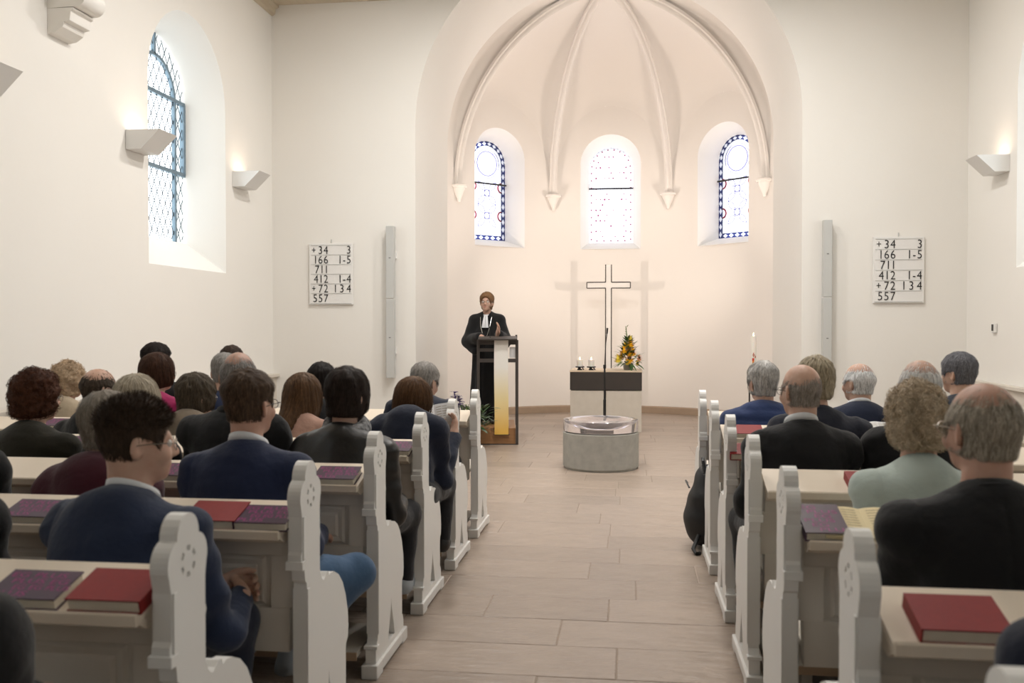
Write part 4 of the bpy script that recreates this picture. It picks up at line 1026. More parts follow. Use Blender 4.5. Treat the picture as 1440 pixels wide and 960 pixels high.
def strands(f, verts, quads, n, L, wd, mode, seed, head=True):
    """thin ribbons combed over the hair surface"""
    g = np.random.RandomState(seed)
    if mode == 'spike': quads = quads[verts[quads[:, 0], 2] > .045]
    fi = g.randint(0, len(quads), n); w = g.dirichlet((1, 1, 1, 1), n).astype(np.float32)
    p = (verts[quads[fi]] * w[:, :, None]).sum(1).astype(np.float32)
    def nrm(p):
        e = .004; return np.stack([f(p + np.float32([e, 0, 0])) - f(p - np.float32([e, 0, 0])), f(p + np.float32([0, e, 0])) - f(p - np.float32([0, e, 0])), f(p + np.float32([0, 0, e])) - f(p - np.float32([0, 0, e]))], 1)
    def unit(v): return v / (np.linalg.norm(v, axis=1, keepdims=True) + 1e-9)
    rnd = g.normal(size=(n, 3)).astype(np.float32); K = 5; path = [p]; lift = g.uniform(0, .004, n).astype(np.float32)[:, None]
    N0 = unit(nrm(p)); prev = None; ph = g.uniform(0, 6.28, n).astype(np.float32)
    for k in range(K):
        N_ = unit(nrm(p))
        if mode == 'spike': v = N_ * .9 + np.float32([0, .35, .5]) + rnd * .35
        elif mode == 'curl':
            r = g.normal(size=(n, 3)).astype(np.float32) if k % 2 == 0 else prev; v = r; prev = np.cross(v, N_); v = v - N_ * (v * N_).sum(1, keepdims=True) * .7
        else:
            v = p - np.float32([.01, -.045, .13]); v = unit(v) + np.float32([0, 0, -.55]) + rnd * .22
            v = v - N_ * (v * N_).sum(1, keepdims=True)
        v = unit(v); p = p + v * (L / K) * (.6 + .8 * g.rand(n, 1).astype(np.float32) if mode == 'spike' else 1)
        if mode != 'spike':
            d = f(p)[:, None]; p = p - unit(nrm(p)) * (d - lift - (.006 if mode == 'curl' else .001))
        path.append(p)
    T = unit(path[-1] - path[0]); side = unit(np.cross(T, N0)) * wd
    vs_ = []; 
    for k, q in enumerate(path):
        tp = 1 - .75 * (k / K) ** 2; vs_ += [q - side * tp, q + side * tp]
    A = np.stack(vs_, 1).reshape(-1, 3); m = 2 * (K + 1); b = (np.arange(n) * m)[:, None]
    Q = np.concatenate([b + np.array([[2 * k, 2 * k + 1, 2 * k + 3, 2 * k + 2]]) for k in range(K)])
    return A, Q

SKIN = {}
def skin(c): return mat('skin_%02x' % int(c[0] * 255), c, .5, (25, .6, (c[0] * .85, c[1] * .72, c[2] * .68)), (120, .15, .001), spec=.35, sss=.12)
SK = skin((.58, .38, .29)); SK2 = skin((.54, .33, .25))
def hairmat(c, isl=.3): return mat('hair_%d_%d_%d' % tuple(int(1000 * v) for v in c), c, .6, (60, .7, tuple(v * .6 for v in c)), None, spec=.2, island=isl)
def cloth(c, rough=.85, b=(16, .6, .012), sheen=.15, nm='cloth'): return mat('%s_%d_%d_%d' % (nm, *[int(1000 * v) for v in c]), c, rough, (9, .6, tuple(v * .8 for v in c)), b, sheen=sheen, spec=.3)
SHIRT = cloth((.74, .75, .77), .7)
LEATH = mat('shoe_leather', (.015, .013, .012), .35)
SNEAK = mat('sneaker_grey', (.38, .41, .44), .7, (20, .5, (.3, .33, .36)))

def hand_sdf(p, wrist, dirv, palm_n, s=1, curl=.6, spread=.16):
    """hand from the wrist along dirv, palm facing palm_n; s=+1 puts the thumb on the side dirv x palm_n"""
    d = Vector(dirv).normalized(); n_ = Vector(palm_n); n_ = (n_ - d * n_.dot(d)).normalized(); sd = d.cross(n_) * s
    W = Vector(wrist); D = []
    D.append(rc(p, W - d * .03, W + d * .02, .026, .027))
    for k in range(4):
        o = (-.030 + .02 * k); D.append(rc(p, W + d * .015 + sd * o * .6, W + d * .085 + sd * o, .015, .0125))
    ds = sms(D, .018)
    for k, (ln, o) in enumerate(zip((.058, .070, .074, .066), (-.031, -.0105, .0105, .0315))):
        b0 = W + d * .085 + sd * o; dr = (d + sd * (o / .03) * spread * .6).normalized(); c1 = curl * (1 + .1 * k)
        d1 = (dr * math.cos(c1 * .6) + n_ * math.sin(c1 * .6)); d2 = (dr * math.cos(c1 * 1.5) + n_ * math.sin(c1 * 1.5)); d3 = (dr * math.cos(c1 * 2.1) + n_ * math.sin(c1 * 2.1))
        b1 = b0 + d1 * ln * .45; b2 = b1 + d2 * ln * .32; b3 = b2 + d3 * ln * .25
        fsd = np.minimum(np.minimum(rc(p, b0 - d * .01, b1, .0105, .0095), rc(p, b1, b2, .0095, .0085)), rc(p, b2, b3, .0085, .0075)); ds = sm(ds, fsd, .006)
    t0 = W + d * .025 + sd * .028; t1 = W + d * .055 + sd * .052 + n_ * .012; t2 = t1 + (d * .8 + sd * .25 + n_ * .35).normalized() * .032; t3 = t2 + (d * .9 + n_ * .35).normalized() * .024
    th = np.minimum(np.minimum(rc(p, t0, t1, .017, .0125), rc(p, t1, t2, .0125, .0105)), rc(p, t2, t3, .0105, .0085)); return sm(ds, th, .012)

def ring_strip(rx, ry, cy, z0f, z0b, h, flare, t, gap=0.35, n=36, cx=0):
    """collar: strip round the neck, open in front, with thickness"""
    vv = []; 
    for i in range(n + 1):
        a = PI / 2 + gap + (2 * PI - 2 * gap) * i / n; c_, s_ = math.cos(a), math.sin(a); u = (1 - s_) / 2
        z = z0f + (z0b - z0f) * u
        for (dr, dz) in ((0, 0), (flare * .35, h), (flare * .35 + t, h), (flare + t, -.004)):
            vv.append((cx + (rx + dr) * c_, cy + (ry + dr) * s_, z + dz * (.6 + .4 * u)))
    ff = []
    for i in range(n):
        for j in range(4): ff.append((4 * i + j, 4 * i + 4 + j, 4 * i + 4 + (j + 1) % 4, 4 * i + (j + 1) % 4))
    ff += [(0, 1, 2, 3), (4 * n + 3, 4 * n + 2, 4 * n + 1, 4 * n)]
    return np.array(vv, np.float32), np.array(ff)

PEOPLE = 0
def person(X, Yrow, top, label, hair=('short', (.05, .03, .02)), jacket=(.01, .01, .012), trousers=(.012, .012, .015), w=1.0, turn=0, bow=4, roll=0, lean=.10, skinm=None, collar=None, jcol=True, glasses=None,
           jopt='suit', hands='lap', kneex=.13, kneexr=None, side=0, shoes=LEATH, h=.0075, nstr=1600, sw=.0013, body_turn=0, elbow=None, extra=None, shirt=None, dy=0, scarf=None, knee_y=.46, ank_dy=-.02, kz=.51, rleg=None, tlmin=.80):
    global PEOPLE; PEOPLE += 1; seed = PEOPLE * 13
    skinm = skinm or SK
    s = (top - .8 * max(0, HS[hair[0]]['top']) - .845) / .45; tl = max(tlmin, min(1.08, s)); drop = (tl - s) * .45     # short sitters bow more
    P0 = Vector((0, 0, .55)); ch = P0 + Vector((0, lean * .55, .28 * tl)); nb = P0 + Vector((0, lean, .45 * tl))
    hc = nb + Vector((0, .035 + .12 * math.sin(math.radians(bow)) + drop * .5, .165 - drop)); HR = rotm(turn, -bow, roll); hcn = np.array(hc, np.float32)
    sh = [nb + Vector((sx * .180 * w, -.015, -.083)) for sx in (-1, 1)]
    kx = [-(kneex), (kneexr if kneexr is not None else kneex)]
    hip = [P0 + Vector((sx * .095, .02, -.02)) for sx in (-1, 1)]; knee = [Vector((kx[i], knee_y, .535)) for i in (0, 1)]; ank = [Vector((kx[i] * .95, knee_y + ank_dy, .21)) for i in (0, 1)]
    for i in (0, 1): knee[i].z = kz
    if rleg: knee[1] = Vector(rleg[0]); ank[1] = Vector(rleg[1]); kx[1] = knee[1].x
    el = [sh[i] + Vector(((-1, 1)[i] * .035 * w, .07, -.27)) for i in (0, 1)]
    if hands == 'lap': wr_ = [Vector(((-1, 1)[i] * .075, .36, .66)) for i in (0, 1)]
    elif hands == 'clasp': wr_ = [Vector((.085, .50, .595)), Vector((.19, .45, .595))]; el = [sh[0] + Vector((-.02, .16, -.24)), sh[1] + Vector((.06, .10, -.31))]
    elif hands == 'book': wr_ = [Vector((-.02, .40, .83)), Vector((.20, .42, .80))]; el[1] = sh[1] + Vector((.05, .04, -.27))
    elif hands == 'knees': wr_ = [Vector((-.12, .40, .63)), Vector((.16, .42, .60))]
    if elbow:
        for i, v in elbow.items(): el[i] = sh[i] + Vector(v)
    o = None
    # clothes
    def torso(p):
        q = p
        d = sms([ell(q, ch + Vector((0, .0, .0)), (.175 * w, .115, .20)), ell(q, P0 + Vector((0, .02, .10)), (.172 * w, .125, .17)), ell(q, P0 + Vector((0, .02, -.03)), (.19 * w, .15, .11))], .07)
        d = sm(d, rc(q, sh[0], sh[1], .056, .056), .07)
        for i in (0, 1): d = sm(d, rc(q, nb + Vector((0, -.012, -.015)), sh[i], .050, .052), .05)
        return d
    def arms(p):
        d = None
        for i in (0, 1):
            a = sm(rc(p, sh[i], el[i], .053, .048), rc(p, el[i], wr_[i], .046, .036), .025); d = a if d is None else np.minimum(d, a)
        return d
    def jack(p):
        d = sm(torso(p), arms(p), .06) - .008
        fold = .0045 * wav(p * np.float32([1, 1, 2.0]), 24, seed) + .003 * np.abs(wav(p * np.float32([.8, .8, 1.5]), 42, seed + 5))
        am = np.clip(1 - np.abs(arms(p)) / .08, 0, 1); d = d + fold * (1 + 1.4 * am)
        if jopt == 'quilt': d = d - .006 * np.abs(np.sin(p[:, 2] * PI / .062))
        if jopt == 'leather': d = d + .003 * wav(p, 60, seed + 7)
        if jopt == 'soft': d = d + .004 * wav(p, 22, seed + 9)
        if jopt in ('suit', 'leather'): d = d + .003 * np.exp(-((np.abs(p[:, 0]) - .168 * w - .25 * np.maximum(sh[0].z - p[:, 2], 0)) / .0055) ** 2) * np.clip((p[:, 2] - sh[0].z + .10) / .03, 0, 1) * (1 - np.clip((p[:, 1] - nb.y - .02) / .03, 0, 1))
        if jopt == 'suit': d = d + .0035 * np.exp(-(p[:, 0] / .004) ** 2) * (p[:, 1] < 0)
        d = smx(d, P0.z - .10 - p[:, 2], .01)
        neckcut = ell(p, nb + Vector((0, .035, .075)), (.062, .075, .075)); return smx(d, -neckcut, .01)
    ext = .30 * w
    hi_x = max(ext, max(abs(v.x) for v in wr_) + .09)
    jv, jq = nets(jack, (-hi_x, -.20, .43), (hi_x, max(v.y for v in wr_) + .06, nb.z + .10), h * 1.35)
    # skin: head, neck, hands and the body inside the clothes
    def headw(p): return head_sdf((p - hcn) @ HR, False)
    def hn(p):
        q = (p - hcn) @ HR; nk = rc(p, hcn + HR @ np.float32([0, -.028, -.05]), nb + Vector((0, .01, -.03)), .054, .064); return sm(head_sdf(q, False), nk, .03)
    hv, hq = nets(hn, hcn - np.float32([.125, .15, .30]), hcn + np.float32([.125, .15, .15]), h)
    parts = [(hv, hq, 0)]
    def inner(p): return np.minimum(torso(p) + .02, np.minimum(arms(p) + .015, np.minimum(*[sm(rc(p, hip[i], knee[i], .075, .05), rc(p, knee[i], ank[i], .05, .035), .03) for i in (0, 1)])))
    iv, iq = nets(inner, (-hi_x, -.2, .1), (hi_x, .62, nb.z + .05), .03); parts.append((iv, iq, 0))
    if hands == 'clasp':
        def hf(p):
            a = hand_sdf(p, wr_[1] + Vector((.0, .015, .0)), (-.45, .80, -.12), (-.75, -.40, -.2), 1, .75); b = hand_sdf(p, wr_[0] + Vector((.0, .0, .01)), (.62, .45, -.02), (.35, -.85, -.1), -1, .75); return np.minimum(a, b)
        fv, fq = nets(hf, (-.05, .38, .48), (.33, .68, .70), .0042); parts.append((fv, fq, 0))
    else:
        for i, sg in ((0, -1), (1, 1)):
            if hands == 'book': dv, pn = (sg * -.05, .45, .6), (sg * -.8, -.3, .3)
            else: dv, pn = (-sg * .35, .8, -.15), (0, 0, -1)
            wv = wr_[i]
            fv, fq = nets(lambda p: hand_sdf(p, wv, dv, pn, -sg, .5), np.array(wv) - .14, np.array(wv) + .22, .0065); parts.append((fv, fq, 0))
    me = np_mesh('person', parts, [skinm]); o = link('person', me, None, (X, Yrow + .37 + dy, 0)); o.rotation_euler = (0, 0, math.radians(body_turn))
    tag(o, label, 'person')
    jm = jacket if not isinstance(jacket, tuple) else (mat('leather_%d' % int(jacket[0] * 1000), jacket, .38, (12, .5, tuple(v * .8 for v in jacket)), (45, .35, .004), spec=.5) if jopt == 'leather' else cloth(jacket))
    jo = link('jacket', np_mesh('jacket', [(jv, jq, 0)], [jm]), o)
    # trousers
    tc_ = cloth(trousers, .8)
    def trou(p):
        d = None
        for i in (0, 1):
            a = sm(rc(p, hip[i] + Vector((0, -.05, 0)), knee[i], .098, .069), rc(p, knee[i], ank[i] + Vector((0, 0, -.01)), .067, .05), .04); d = a if d is None else sm(d, a, .03)
        d = sm(d, ell(p, P0 + Vector((0, 0, -.02)), (.18 * w, .14, .10)), .05)
        d = np.maximum(d, .462 - p[:, 2] - np.where(p[:, 1] > .16, (p[:, 1] - .16) * 6, 0))
        return d + .003 * wav(p, 40, seed + 2)
    mx_ = max(abs(kx[0]), kx[1]) + .12
    tv, tq = nets(trou, (-max(mx_, .27), -.2, .15), (max(mx_, .27), knee_y + .12, .72), h * 1.7)
    link('trousers', np_mesh('trousers', [(tv, tq, 0)], [tc_]), o)
    for i in (0, 1):
        b = ank[i]
        def shoe(p):
            d = sm(rc(p, b + Vector((0, -.01, -.045)), b + Vector((0, .0, -.0)), .045, .042), rc(p, b + Vector((0, -.01, -.05)), b + Vector((.0, .16, -.062)), .042, .034), .03); return np.maximum(d, (.125) - p[:, 2])
        sv, sq = nets(shoe, np.array(b) - [.08, .09, .12], np.array(b) + [.08, .23, .08], .012); link('shoe', np_mesh('shoe', [(sv, sq, 0)], [shoes]), o)
    # hair
    style, hcol = hair[0], hair[1]; hm = hairmat(hcol, .42 if style in ('ring', 'thin') else .32); hf_ = hair_sdf(style, seed)
    lowz = -.36 if style == 'long' else -.16
    v, q = nets(hf_, (-.145, -.27 if style == 'long' else -.19, lowz), (.145, .13, .185), h * .8)
    L, mode = {'short': (.03, 'comb'), 'crop': (.018, 'spike'), 'fade': (.03, 'comb'), 'full': (.05, 'comb'), 'thick': (.06, 'comb'), 'ring': (.03, 'comb'), 'thin': (.03, 'comb'), 'bob': (.08, 'comb'), 'curly': (.045, 'curl'), 'long': (.12, 'comb')}[style]
    prt = [(v @ HR.T + hcn, q, 0)]
    a, b = strands(hf_, v, q, nstr, L, sw, mode, seed); prt.append((a @ HR.T + hcn, b, 0))
    if mode == 'spike':
        a, b = strands(hf_, v, q, nstr, .025, sw, 'comb', seed + 1); prt.append((a @ HR.T + hcn, b, 0))
    link('hair', np_mesh('hair', prt, [hm]), o)
    # eyes
    ey = MB()
    for s_ in (-1, 1): ey.sphere((s_ * .031, .079, .004), .0125, 10, 8)
    ey.v = [tuple(HR @ np.float32(v_) + hcn) for v_ in ey.v]; ey.obj('eyes', mat('eye_white', (.7, .68, .65), .25), o, smooth='all')
    # collars
    nbn = np.array(nb); nk = nbn + np.array([0, .012, .0])
    def addring(name, m, *a, **k):
        v_, q_ = ring_strip(*a, **k); v_ = v_ + np.float32([nk[0], nk[1], nk[2]]); return link(name, np_mesh(name, [(v_, q_, 0)], [m]), o)
    if shirt is not None: addring('shirt_collar', shirt, .063, .067, .005, -.010, .056, .026, .010, .004, gap=.25)
    if jcol: addring('jacket_collar', jm if collar is None else collar, .070, .075, .004, -.06, .014, .034, .020, .010, gap=.5)
    if scarf is not None:
        def sc(p): 
            a = np.arctan2(p[:, 1], p[:, 0]); rr = np.sqrt(p[:, 0] ** 2 + p[:, 1] ** 2) - .083; return np.sqrt(rr ** 2 + ((p[:, 2] - .02 - .02 * np.sin(a)) * .7) ** 2) - .034 + .005 * wav(p, 60, seed)
        v_, q_ = nets(sc, (-.14, -.14, -.06), (.14, .14, .10), .008); link('scarf', np_mesh('scarf', [(v_ + nk.astype(np.float32), q_, 0)], [scarf]), o)
    if glasses is not None:
        G = MB()
        for s_ in (-1, 1):
            G.tube([(s_ * .031 + .021 * math.cos(t), .104 - .004 * abs(math.cos(t)), .0 + .017 * math.sin(t)) for t in np.linspace(0, 2 * PI, 15)], .0014, 5)
            G.tube([(s_ * .052, .102, .006), (s_ * .075, .085, .008), (s_ * .082, .03, .008), (s_ * .083, -.012, .004), (s_ * .081, -.03, -.012)], .0016, 5)
        G.tube([(-.01, .106, .004), (0, .109, .007), (.01, .106, .004)], .0014, 5)
        G.v = [tuple(HR @ np.float32(v_) + hcn) for v_ in G.v]; gl = G.obj('glasses', glasses, o, fix=False)
    if extra: extra(o, hcn, HR, nb)
    return o
# ================================================================== congregation
GLS = mat('glasses_dark', (.03, .025, .025), .3); GLM = mat('glasses_metal', (.35, .33, .30), .25, metal=.9)
NAVY = (.013, .021, .058); DNAVY = (.009, .013, .030); BLK = (.008, .008, .009); JEANS = (.06, .12, .22)
def P(side, k, x, top, label, **kw):
    rows = ROWS_L if side == 'L' else ROWS_R; near = k <= 2
    kw.setdefault('h', .006 if near else .0075); kw.setdefault('nstr', 3800 if k <= 1 else 2600 if k <= 3 else 1500); kw.setdefault('sw', .0008 if k <= 1 else .0010 if k <= 3 else .0014)
    return person(x, rows[k], top, label, **kw)
# left block, rear to front
P('L', 0, -1.34, 1.28, 'dark-clad sitter on the rear left pew, only a shoulder visible', jacket=BLK, hair=('short', (.05, .035, .025)), dy=-.05)
P('L', 1, -1.45, 1.25, 'man in a navy jacket with clasped hands, glasses and tousled dark brown hair', hair=('crop', (.058, .037, .025)), jacket=(.016, .026, .060), trousers=(.012, .016, .032), turn=-48, bow=2, lean=.17, hands='clasp', glasses=GLM, shirt=SHIRT, kneexr=.17, w=1.04, body_turn=-6)
P('L', 1, -2.03, 1.28, 'black-clad sitter left of the man with clasped hands', jacket=BLK, hair=('short', (.07, .05, .035)))
P('L', 2, -1.41, 1.295, 'man in a navy suit and blue jeans with short brown hair and dark glasses', hair=('fade', (.11, .068, .043)), jacket=NAVY, trousers=JEANS, turn=-16, bow=-2, glasses=GLS, shirt=SHIRT, rleg=((.355, .30, .485), (.12, .20, .19)), knee_y=.40, w=1.04, hands='knees', shoes=SNEAK, skinm=SK2)
P('L', 2, -1.99, 1.205, 'grey-haired person in a burgundy jacket', hair=('full', (.32, .28, .235)), jacket=(.055, .007, .017), jopt='soft', turn=-20, w=.98, collar=cloth((.02, .028, .05)))
P('L', 2, -2.63, 1.30, 'black-clad sitter left of the person in burgundy', jacket=BLK, hair=('short', (.07, .05, .035)))
P('L', 3, -1.30, 1.265, 'dark-haired person in a black leather jacket and checked scarf', hair=('thick', (.032, .020, .015)), jacket=(.011, .010, .0095), jopt='leather', turn=-14, w=.98, scarf=mat('checked_scarf', (.012, .012, .013), .8, (45, 1.0, (.35, .35, .36))), hands='knees', elbow={1: (.055, .04, -.29)}, kneexr=.20, shoes=SNEAK)
P('L', 3, -1.83, 1.335, 'bald-crowned grey man in a black suit behind the navy suit', hair=('thin', (.38, .35, .33)), jacket=BLK, turn=10, w=1.08, skinm=SK2)
P('L', 3, -2.34, 1.225, 'person with straight light grey-blonde hair beside the auburn woman', hair=('bob', (.54, .47, .36)), jacket=(.03, .03, .035), turn=-15, w=.92)
P('L', 3, -2.86, 1.245, 'woman with wavy auburn hair in a dark olive jacket', hair=('curly', (.085, .030, .014)), jacket=(.017, .015, .008), jopt='soft', turn=-30, w=1.0, glasses=GLM)
P('L', 4, -1.215, 1.165, 'reader with a brown bob in a dark navy jacket', hair=('bob', (.10, .048, .020)), jacket=DNAVY, jopt='soft', turn=-38, bow=14, lean=.14, tlmin=.9, hands='book', glasses=GLM, w=.86, elbow={1: (.03, .05, -.28)})
P('L', 4, -1.83, 1.19, 'girl with long brown hair and a salmon top', hair=('long', (.12, .062, .028)), jacket=(.42, .25, .19), jopt='soft', turn=-12, w=.86)
P('L', 4, -2.47, 1.185, 'grey-brown haired person with glasses in a khaki jacket', hair=('thick', (.10, .078, .055)), jacket=(.20, .155, .11), turn=-32, glasses=GLM, w=.9)
P('L', 4, -3.05, 1.21, 'man in black with a pink bald crown and dark hair', hair=('thin', (.08, .058, .042)), jacket=BLK, turn=-35, w=.95)
P('L', 5, -1.34, 1.215, 'grey-haired man in a navy jacket with a burgundy collar', hair=('short', (.31, .29, .27)), jacket=DNAVY, jopt='soft', turn=-25, bow=14, lean=.15, tlmin=.94, collar=cloth((.07, .010, .022)), w=.95, elbow={1: (.0, .10, -.26)})
P('L', 5, -2.01, 1.215, 'black-haired person beyond the girl with long hair', hair=('full', (.014, .010, .009)), jacket=BLK, turn=5, w=.95)
P('L', 5, -2.68, 1.275, 'grey-haired man in navy hidden behind the bald-crowned man', hair=('short', (.33, .31, .29)), jacket=NAVY, turn=20, w=1.0)
P('L', 5, -3.15, 1.275, 'woman with a brown bob in a magenta jacket', hair=('bob', (.060, .026, .014)), jacket=(.30, .012, .085), jopt='soft', turn=-42, glasses=GLS, w=.9)
P('L', 5, -3.80, 1.215, 'woman with curly blonde hair in a beige jacket', hair=('curly', (.56, .41, .27)), jacket=(.42, .34, .24), turn=-20, w=.9, collar=cloth((.05, .025, .02)))
P('L', 6, -3.60, 1.325, 'dark-haired person on the front left pew next to the wall', hair=('full', (.018, .013, .012)), jacket=BLK, turn=-45, w=.95)
P('L', 6, -3.00, 1.305, 'brown-haired person on the front left pew away from the wall', hair=('short', (.045, .026, .018)), jacket=DNAVY, turn=15, w=1.0)
# right block
P('R', 0, .85, 1.30, 'navy-clad sitter on the rear right pew, only a sleeve visible', jacket=(.010, .014, .030), hair=('short', (.06, .045, .035)), dy=-.06)
P('R', 1, .895, 1.315, 'balding grey man with glasses in a black coat', hair=('thin', (.48, .42, .34)), jacket=(.007, .007, .008), turn=20, bow=2, glasses=GLM, w=1.05, skinm=SK2, lean=.10)
P('R', 2, 1.00, 1.262, 'woman with curly grey-blonde hair in a mint jacket', hair=('curly', (.60, .48, .34)), jacket=(.45, .52, .48), turn=8, w=.85)
P('R', 3, .755, 1.285, 'bald man with glasses in a black suit', hair=('ring', (.36, .31, .27)), jacket=BLK, turn=26, bow=2, glasses=GLS, shirt=SHIRT, w=1.0, elbow={0: (-.06, .05, -.28)}, kneex=.2)
P('R', 3, 1.26, 1.31, 'white-fringed bald man in black behind the mint jacket', hair=('thin', (.72, .70, .68)), jacket=BLK, turn=10, w=1.0)
P('R', 4, .99, 1.295, 'person with grey-blonde hair in a dark navy coat', hair=('thick', (.44, .37, .26)), jacket=(.009, .011, .022), turn=-18, w=1.06)
P('R', 5, .83, 1.235, 'grey-haired man in a blue quilted jacket', hair=('full', (.50, .485, .465)), jacket=(.020, .038, .115), jopt='quilt', turn=22, w=1.08)
P('R', 5, 1.41, 1.225, 'white-haired man in a navy suit', hair=('thin', (.80, .80, .80)), jacket=(.012, .018, .042), turn=38, w=1.0, shirt=SHIRT)
P('R', 5, 2.0, 1.295, 'person with short dark grey hair near the right wall', hair=('short', (.20, .20, .22)), jacket=(.02, .024, .035), turn=40, w=1.0)

# ------------------------------------------------------------------ pastor at the lectern
def pastor():
    global PEOPLE
    base = Vector((px_x(685, 11.72), 11.72, .20)); seed = 777
    hc = Vector((0, .03, 1.535)); HR = rotm(-2, 5, 0); hcn = np.array(hc, np.float32); nb = Vector((0, 0, 1.38))
    # she faces the congregation: everything is built facing +y and turned round
    sh = [Vector((sx * .165, 0, 1.315)) for sx in (-1, 1)]; el = [Vector((-.235, .05, 1.06)), Vector((.235, .02, 1.05))]; wr_ = [Vector((-.20, .28, 1.13)), Vector((.05, .27, 1.10))]
    cut = []
    def robe(p):
        q = p * np.float32([1, 1.3, 1]); d = sms([rc(q, (0, 0, .25), (0, 0, 1.0), .225, .185), ell(p, (0, 0, 1.12), (.18, .13, .22)), rc(p, sh[0], sh[1], .058, .058)], .08)
        for i in (0, 1):
            d = sm(d, rc(p, nb, sh[i], .06, .058), .05)
            a = sm(rc(p, sh[i], el[i], .07, .085), rc(p, el[i], wr_[i], .08, .062), .04)
            a = sm(a, rc(p, el[i] + Vector((0, 0, -.02)), el[i] + (wr_[i] - el[i]) * .55 + Vector((0, 0, -.16)), .07, .05), .06); d = sm(d, a, .03)
        an = np.arctan2(p[:, 1], p[:, 0]); k = np.clip((1.15 - p[:, 2]) / .8, 0, 1); d = d + .012 * k * np.sin(an * 11 + .6 * np.sin(p[:, 2] * 4)) + .003 * wav(p, 35, seed)
        d = np.maximum(d, .015 - p[:, 2]); return smx(d, -ell(p, (0, .04, 1.44), (.055, .07, .06)), .01)
    v, q = nets(robe, (-.42, -.30, 0), (.42, .42, 1.46), .012)
    def body(p):
        nk = rc(p, hcn + HR @ np.float32([0, -.028, -.05]), (0, 0, 1.30), .05, .06); d = sm(head_sdf((p - hcn) @ HR, False), nk, .03); return d
    hv, hq = nets(body, hcn - np.float32([.12, .14, .30]), hcn + np.float32([.12, .15, .15]), .005); parts = [(hv, hq, 0)]
    def inner(p): return np.minimum(robe(p) + .035, ell(p, (0, 0, 1.3), (.05, .05, .08)))
    iv, iq = nets(inner, (-.42, -.3, 0), (.42, .42, 1.5), .03); parts.append((iv, iq, 0))
    for i, dv, pn, sg in ((0, (-.18, .35, .75), (.75, .35, .0), 1), (1, (-.45, .7, -.25), (0, .1, -1), -1)):
        wv = wr_[i] + (wr_[i] - el[i]).normalized() * .055; fv, fq = nets(lambda p: hand_sdf(p, wv, dv, pn, sg, .35), np.array(wv) - .1, np.array(wv) + .2, .005); parts.append((fv, fq, 0))
    o = link('person', np_mesh('person', parts, [SK]), None, tuple(base)); o.rotation_euler = (0, 0, PI - .02)
    tag(o, 'pastor in a black robe with white bands and short brown hair at the lectern', 'person')
    link('robe', np_mesh('robe', [(v, q, 0)], [cloth((.008, .008, .009), .8)]), o)
    hf_ = hair_sdf('full', seed); v, q = nets(hf_, (-.14, -.17, -.16), (.14, .13, .18), .005); a, b = strands(hf_, v, q, 1600, .045, .0014, 'comb', 5)
    link('hair', np_mesh('hair', [(v @ HR.T + hcn, q, 0), (a @ HR.T + hcn, b, 0)], [hairmat((.27, .15, .075))]), o)
    ey = MB(); ir_ = MB()
    for s_ in (-1, 1): ey.sphere((s_ * .031, .080, .004), .0125, 12, 8); ir_.sphere((s_ * .031, .0905, .004), (.005, .003, .005), 8, 6)
    for m_, n_, mt in ((ey, 'eyes', mat('eye_white', (.7, .68, .65), .25)), (ir_, 'pupils', mat('pupil', (.02, .015, .012), .2))):
        m_.v = [tuple(HR @ np.float32(v_) + hcn) for v_ in m_.v]; m_.obj(n_, mt, o, smooth='all')
    lip = MB(); lip.tube([(-.02, .0905, -.06), (-.01, .094, -.0585), (0, .095, -.0595), (.01, .094, -.0585), (.02, .0905, -.06)], [.002, .0045, .005, .0045, .002], 6); lip.v = [tuple(HR @ np.float32(v_) + hcn) for v_ in lip.v]; lip.obj('lips', mat('lips', (.42, .13, .11), .45), o, smooth='all')
    br = MB()
    for s_ in (-1, 1): br.tube([(s_ * .017, .089, .023), (s_ * .032, .089, .028), (s_ * .048, .080, .023)], [.002, .003, .0015], 5)
    br.v = [tuple(HR @ np.float32(v_) + hcn) for v_ in br.v]; br.obj('eyebrows', hairmat((.10, .055, .03)), o)
    G = MB()
    for s_ in (-1, 1):
        G.tube([(s_ * .031 + .022 * math.cos(t), .107 - .006 * abs(math.cos(t)), .0 + .017 * math.sin(t)) for t in np.linspace(0, 2 * PI, 15)], .0013, 5)
        G.tube([(s_ * .053, .104, .006), (s_ * .076, .085, .008), (s_ * .083, -.012, .004)], .002, 5)
    G.tube([(-.009, .107, .004), (.009, .107, .004)], .0018, 5); G.v = [tuple(HR @ np.float32(v_) + hcn) for v_ in G.v]; G.obj('glasses', GLS, o, fix=False)
    # white bands: two tabs below the collar
    for s_ in (-1, 1):
        q = MB(); vv = []
        for i in range(7):
            u = i / 6; z = 1.385 - .165 * u; y_ = .085 + .055 * math.sin(u * 1.5) ; x0 = s_ * .002; x1 = s_ * (.022 + .022 * u); vv += [(x0, y_ + .012, z), (x1, y_ + .008, z), (x1, y_ + .002, z), (x0, y_ + .006, z)]
        ff = []
        for i in range(6):
            for j in range(4): ff.append((4 * i + j, 4 * i + (j + 1) % 4, 4 * i + 4 + (j + 1) % 4, 4 * i + 4 + j))
        ff += [(0, 3, 2, 1), (24, 25, 26, 27)]; q.add(vv, ff).obj('white_band', SHIRT, o)
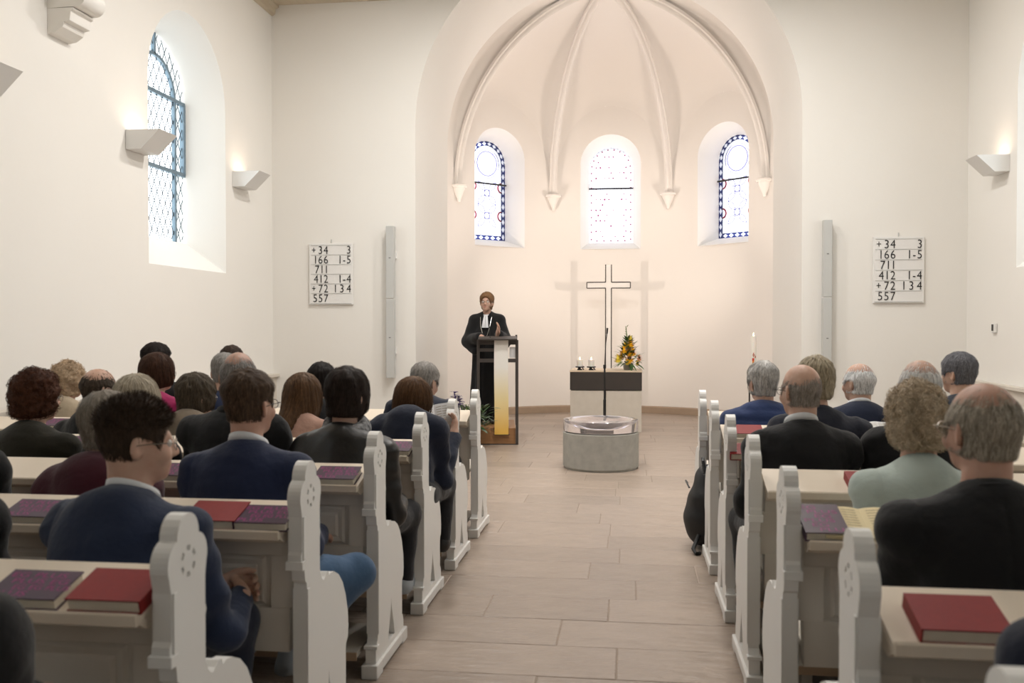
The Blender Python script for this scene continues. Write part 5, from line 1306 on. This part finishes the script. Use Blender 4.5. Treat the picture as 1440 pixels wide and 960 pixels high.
    v_, q_ = ring_strip(.057, .062, .012, 1.375, 1.41, .018, .006, .004, gap=.05); link('clerical_collar', np_mesh('clerical_collar', [(v_, q_, 0)], [SHIRT]), o)
    ch_ = MB(); SIL = mat('silver', (.7, .68, .62), .3, metal=.9)
    for s_ in (-1, 1): ch_.tube([(s_ * .075, .06, 1.37), (s_ * .06, .135, 1.24), (s_ * .03, .155, 1.13), (0, .16, 1.075)], .0028, 5)
    ch_.box(-.005, .005, .157, .163, 1.01, 1.08).box(-.019, .019, .157, .163, 1.045, 1.055); ch_.obj('pendant_cross', SIL, o)
    for s_ in (-1, 1):
        sh_ = MB(); sh_.sphere((s_ * .09, .08, .03), (.045, .12, .035), 12, 8); sh_.obj('shoe', LEATH, o, smooth='all')
    return o
pastor()

# ------------------------------------------------------------------ backpack and handbag
def blob(name, f, lo, hi, h, m, parent=None, loc=(0, 0, 0)):
    v, q = nets(f, lo, hi, h); return link(name, np_mesh(name, [(v, q, 0)], [m]), parent, loc)
def bag(p):
    d = sms([ell(p, (0, 0, .27), (.105, .165, .27)), ell(p, (0, 0, .14), (.11, .165, .14)), ell(p, (-.05, 0, .2), (.09, .13, .16))], .05); d = np.maximum(d, .02 - p[:, 2])
    return d + .006 * wav(p, 30, 91) + .003 * np.cos(p[:, 2] * 45) * (p[:, 0] < 0)
e = blob('backpack', bag, (-.18, -.22, 0), (.16, .22, .58), .011, BAGM, None, (.505, 6.155, .0)); tag(e, 'black backpack leaning against a pew end on the right of the aisle', 'bag')
s_ = MB(); s_.tube([(-.02, -.02, .53), (-.03, -.05, .585), (-.03, -.09, .57), (-.02, -.12, .50)], .011, 8); s_.obj('grab_handle', BAGM, e, smooth=True)
s_ = MB(); s_.tube([(-.06, -.13, .10), (-.10, -.21, .03), (-.085, -.26, .014), (-.06, -.24, .012)], [.014, .013, .012, .014], 8); s_.tube([(.0, -.16, .09), (-.01, -.24, .02), (.01, -.27, .012)], .010, 8); s_.obj('strap', BAGM, e, smooth=True)
s_ = MB(); s_.tube([(-.118, -.09, .40), (-.135, 0, .43), (-.118, .09, .40)], .006, 6); s_.obj('zip', BLACK, e)
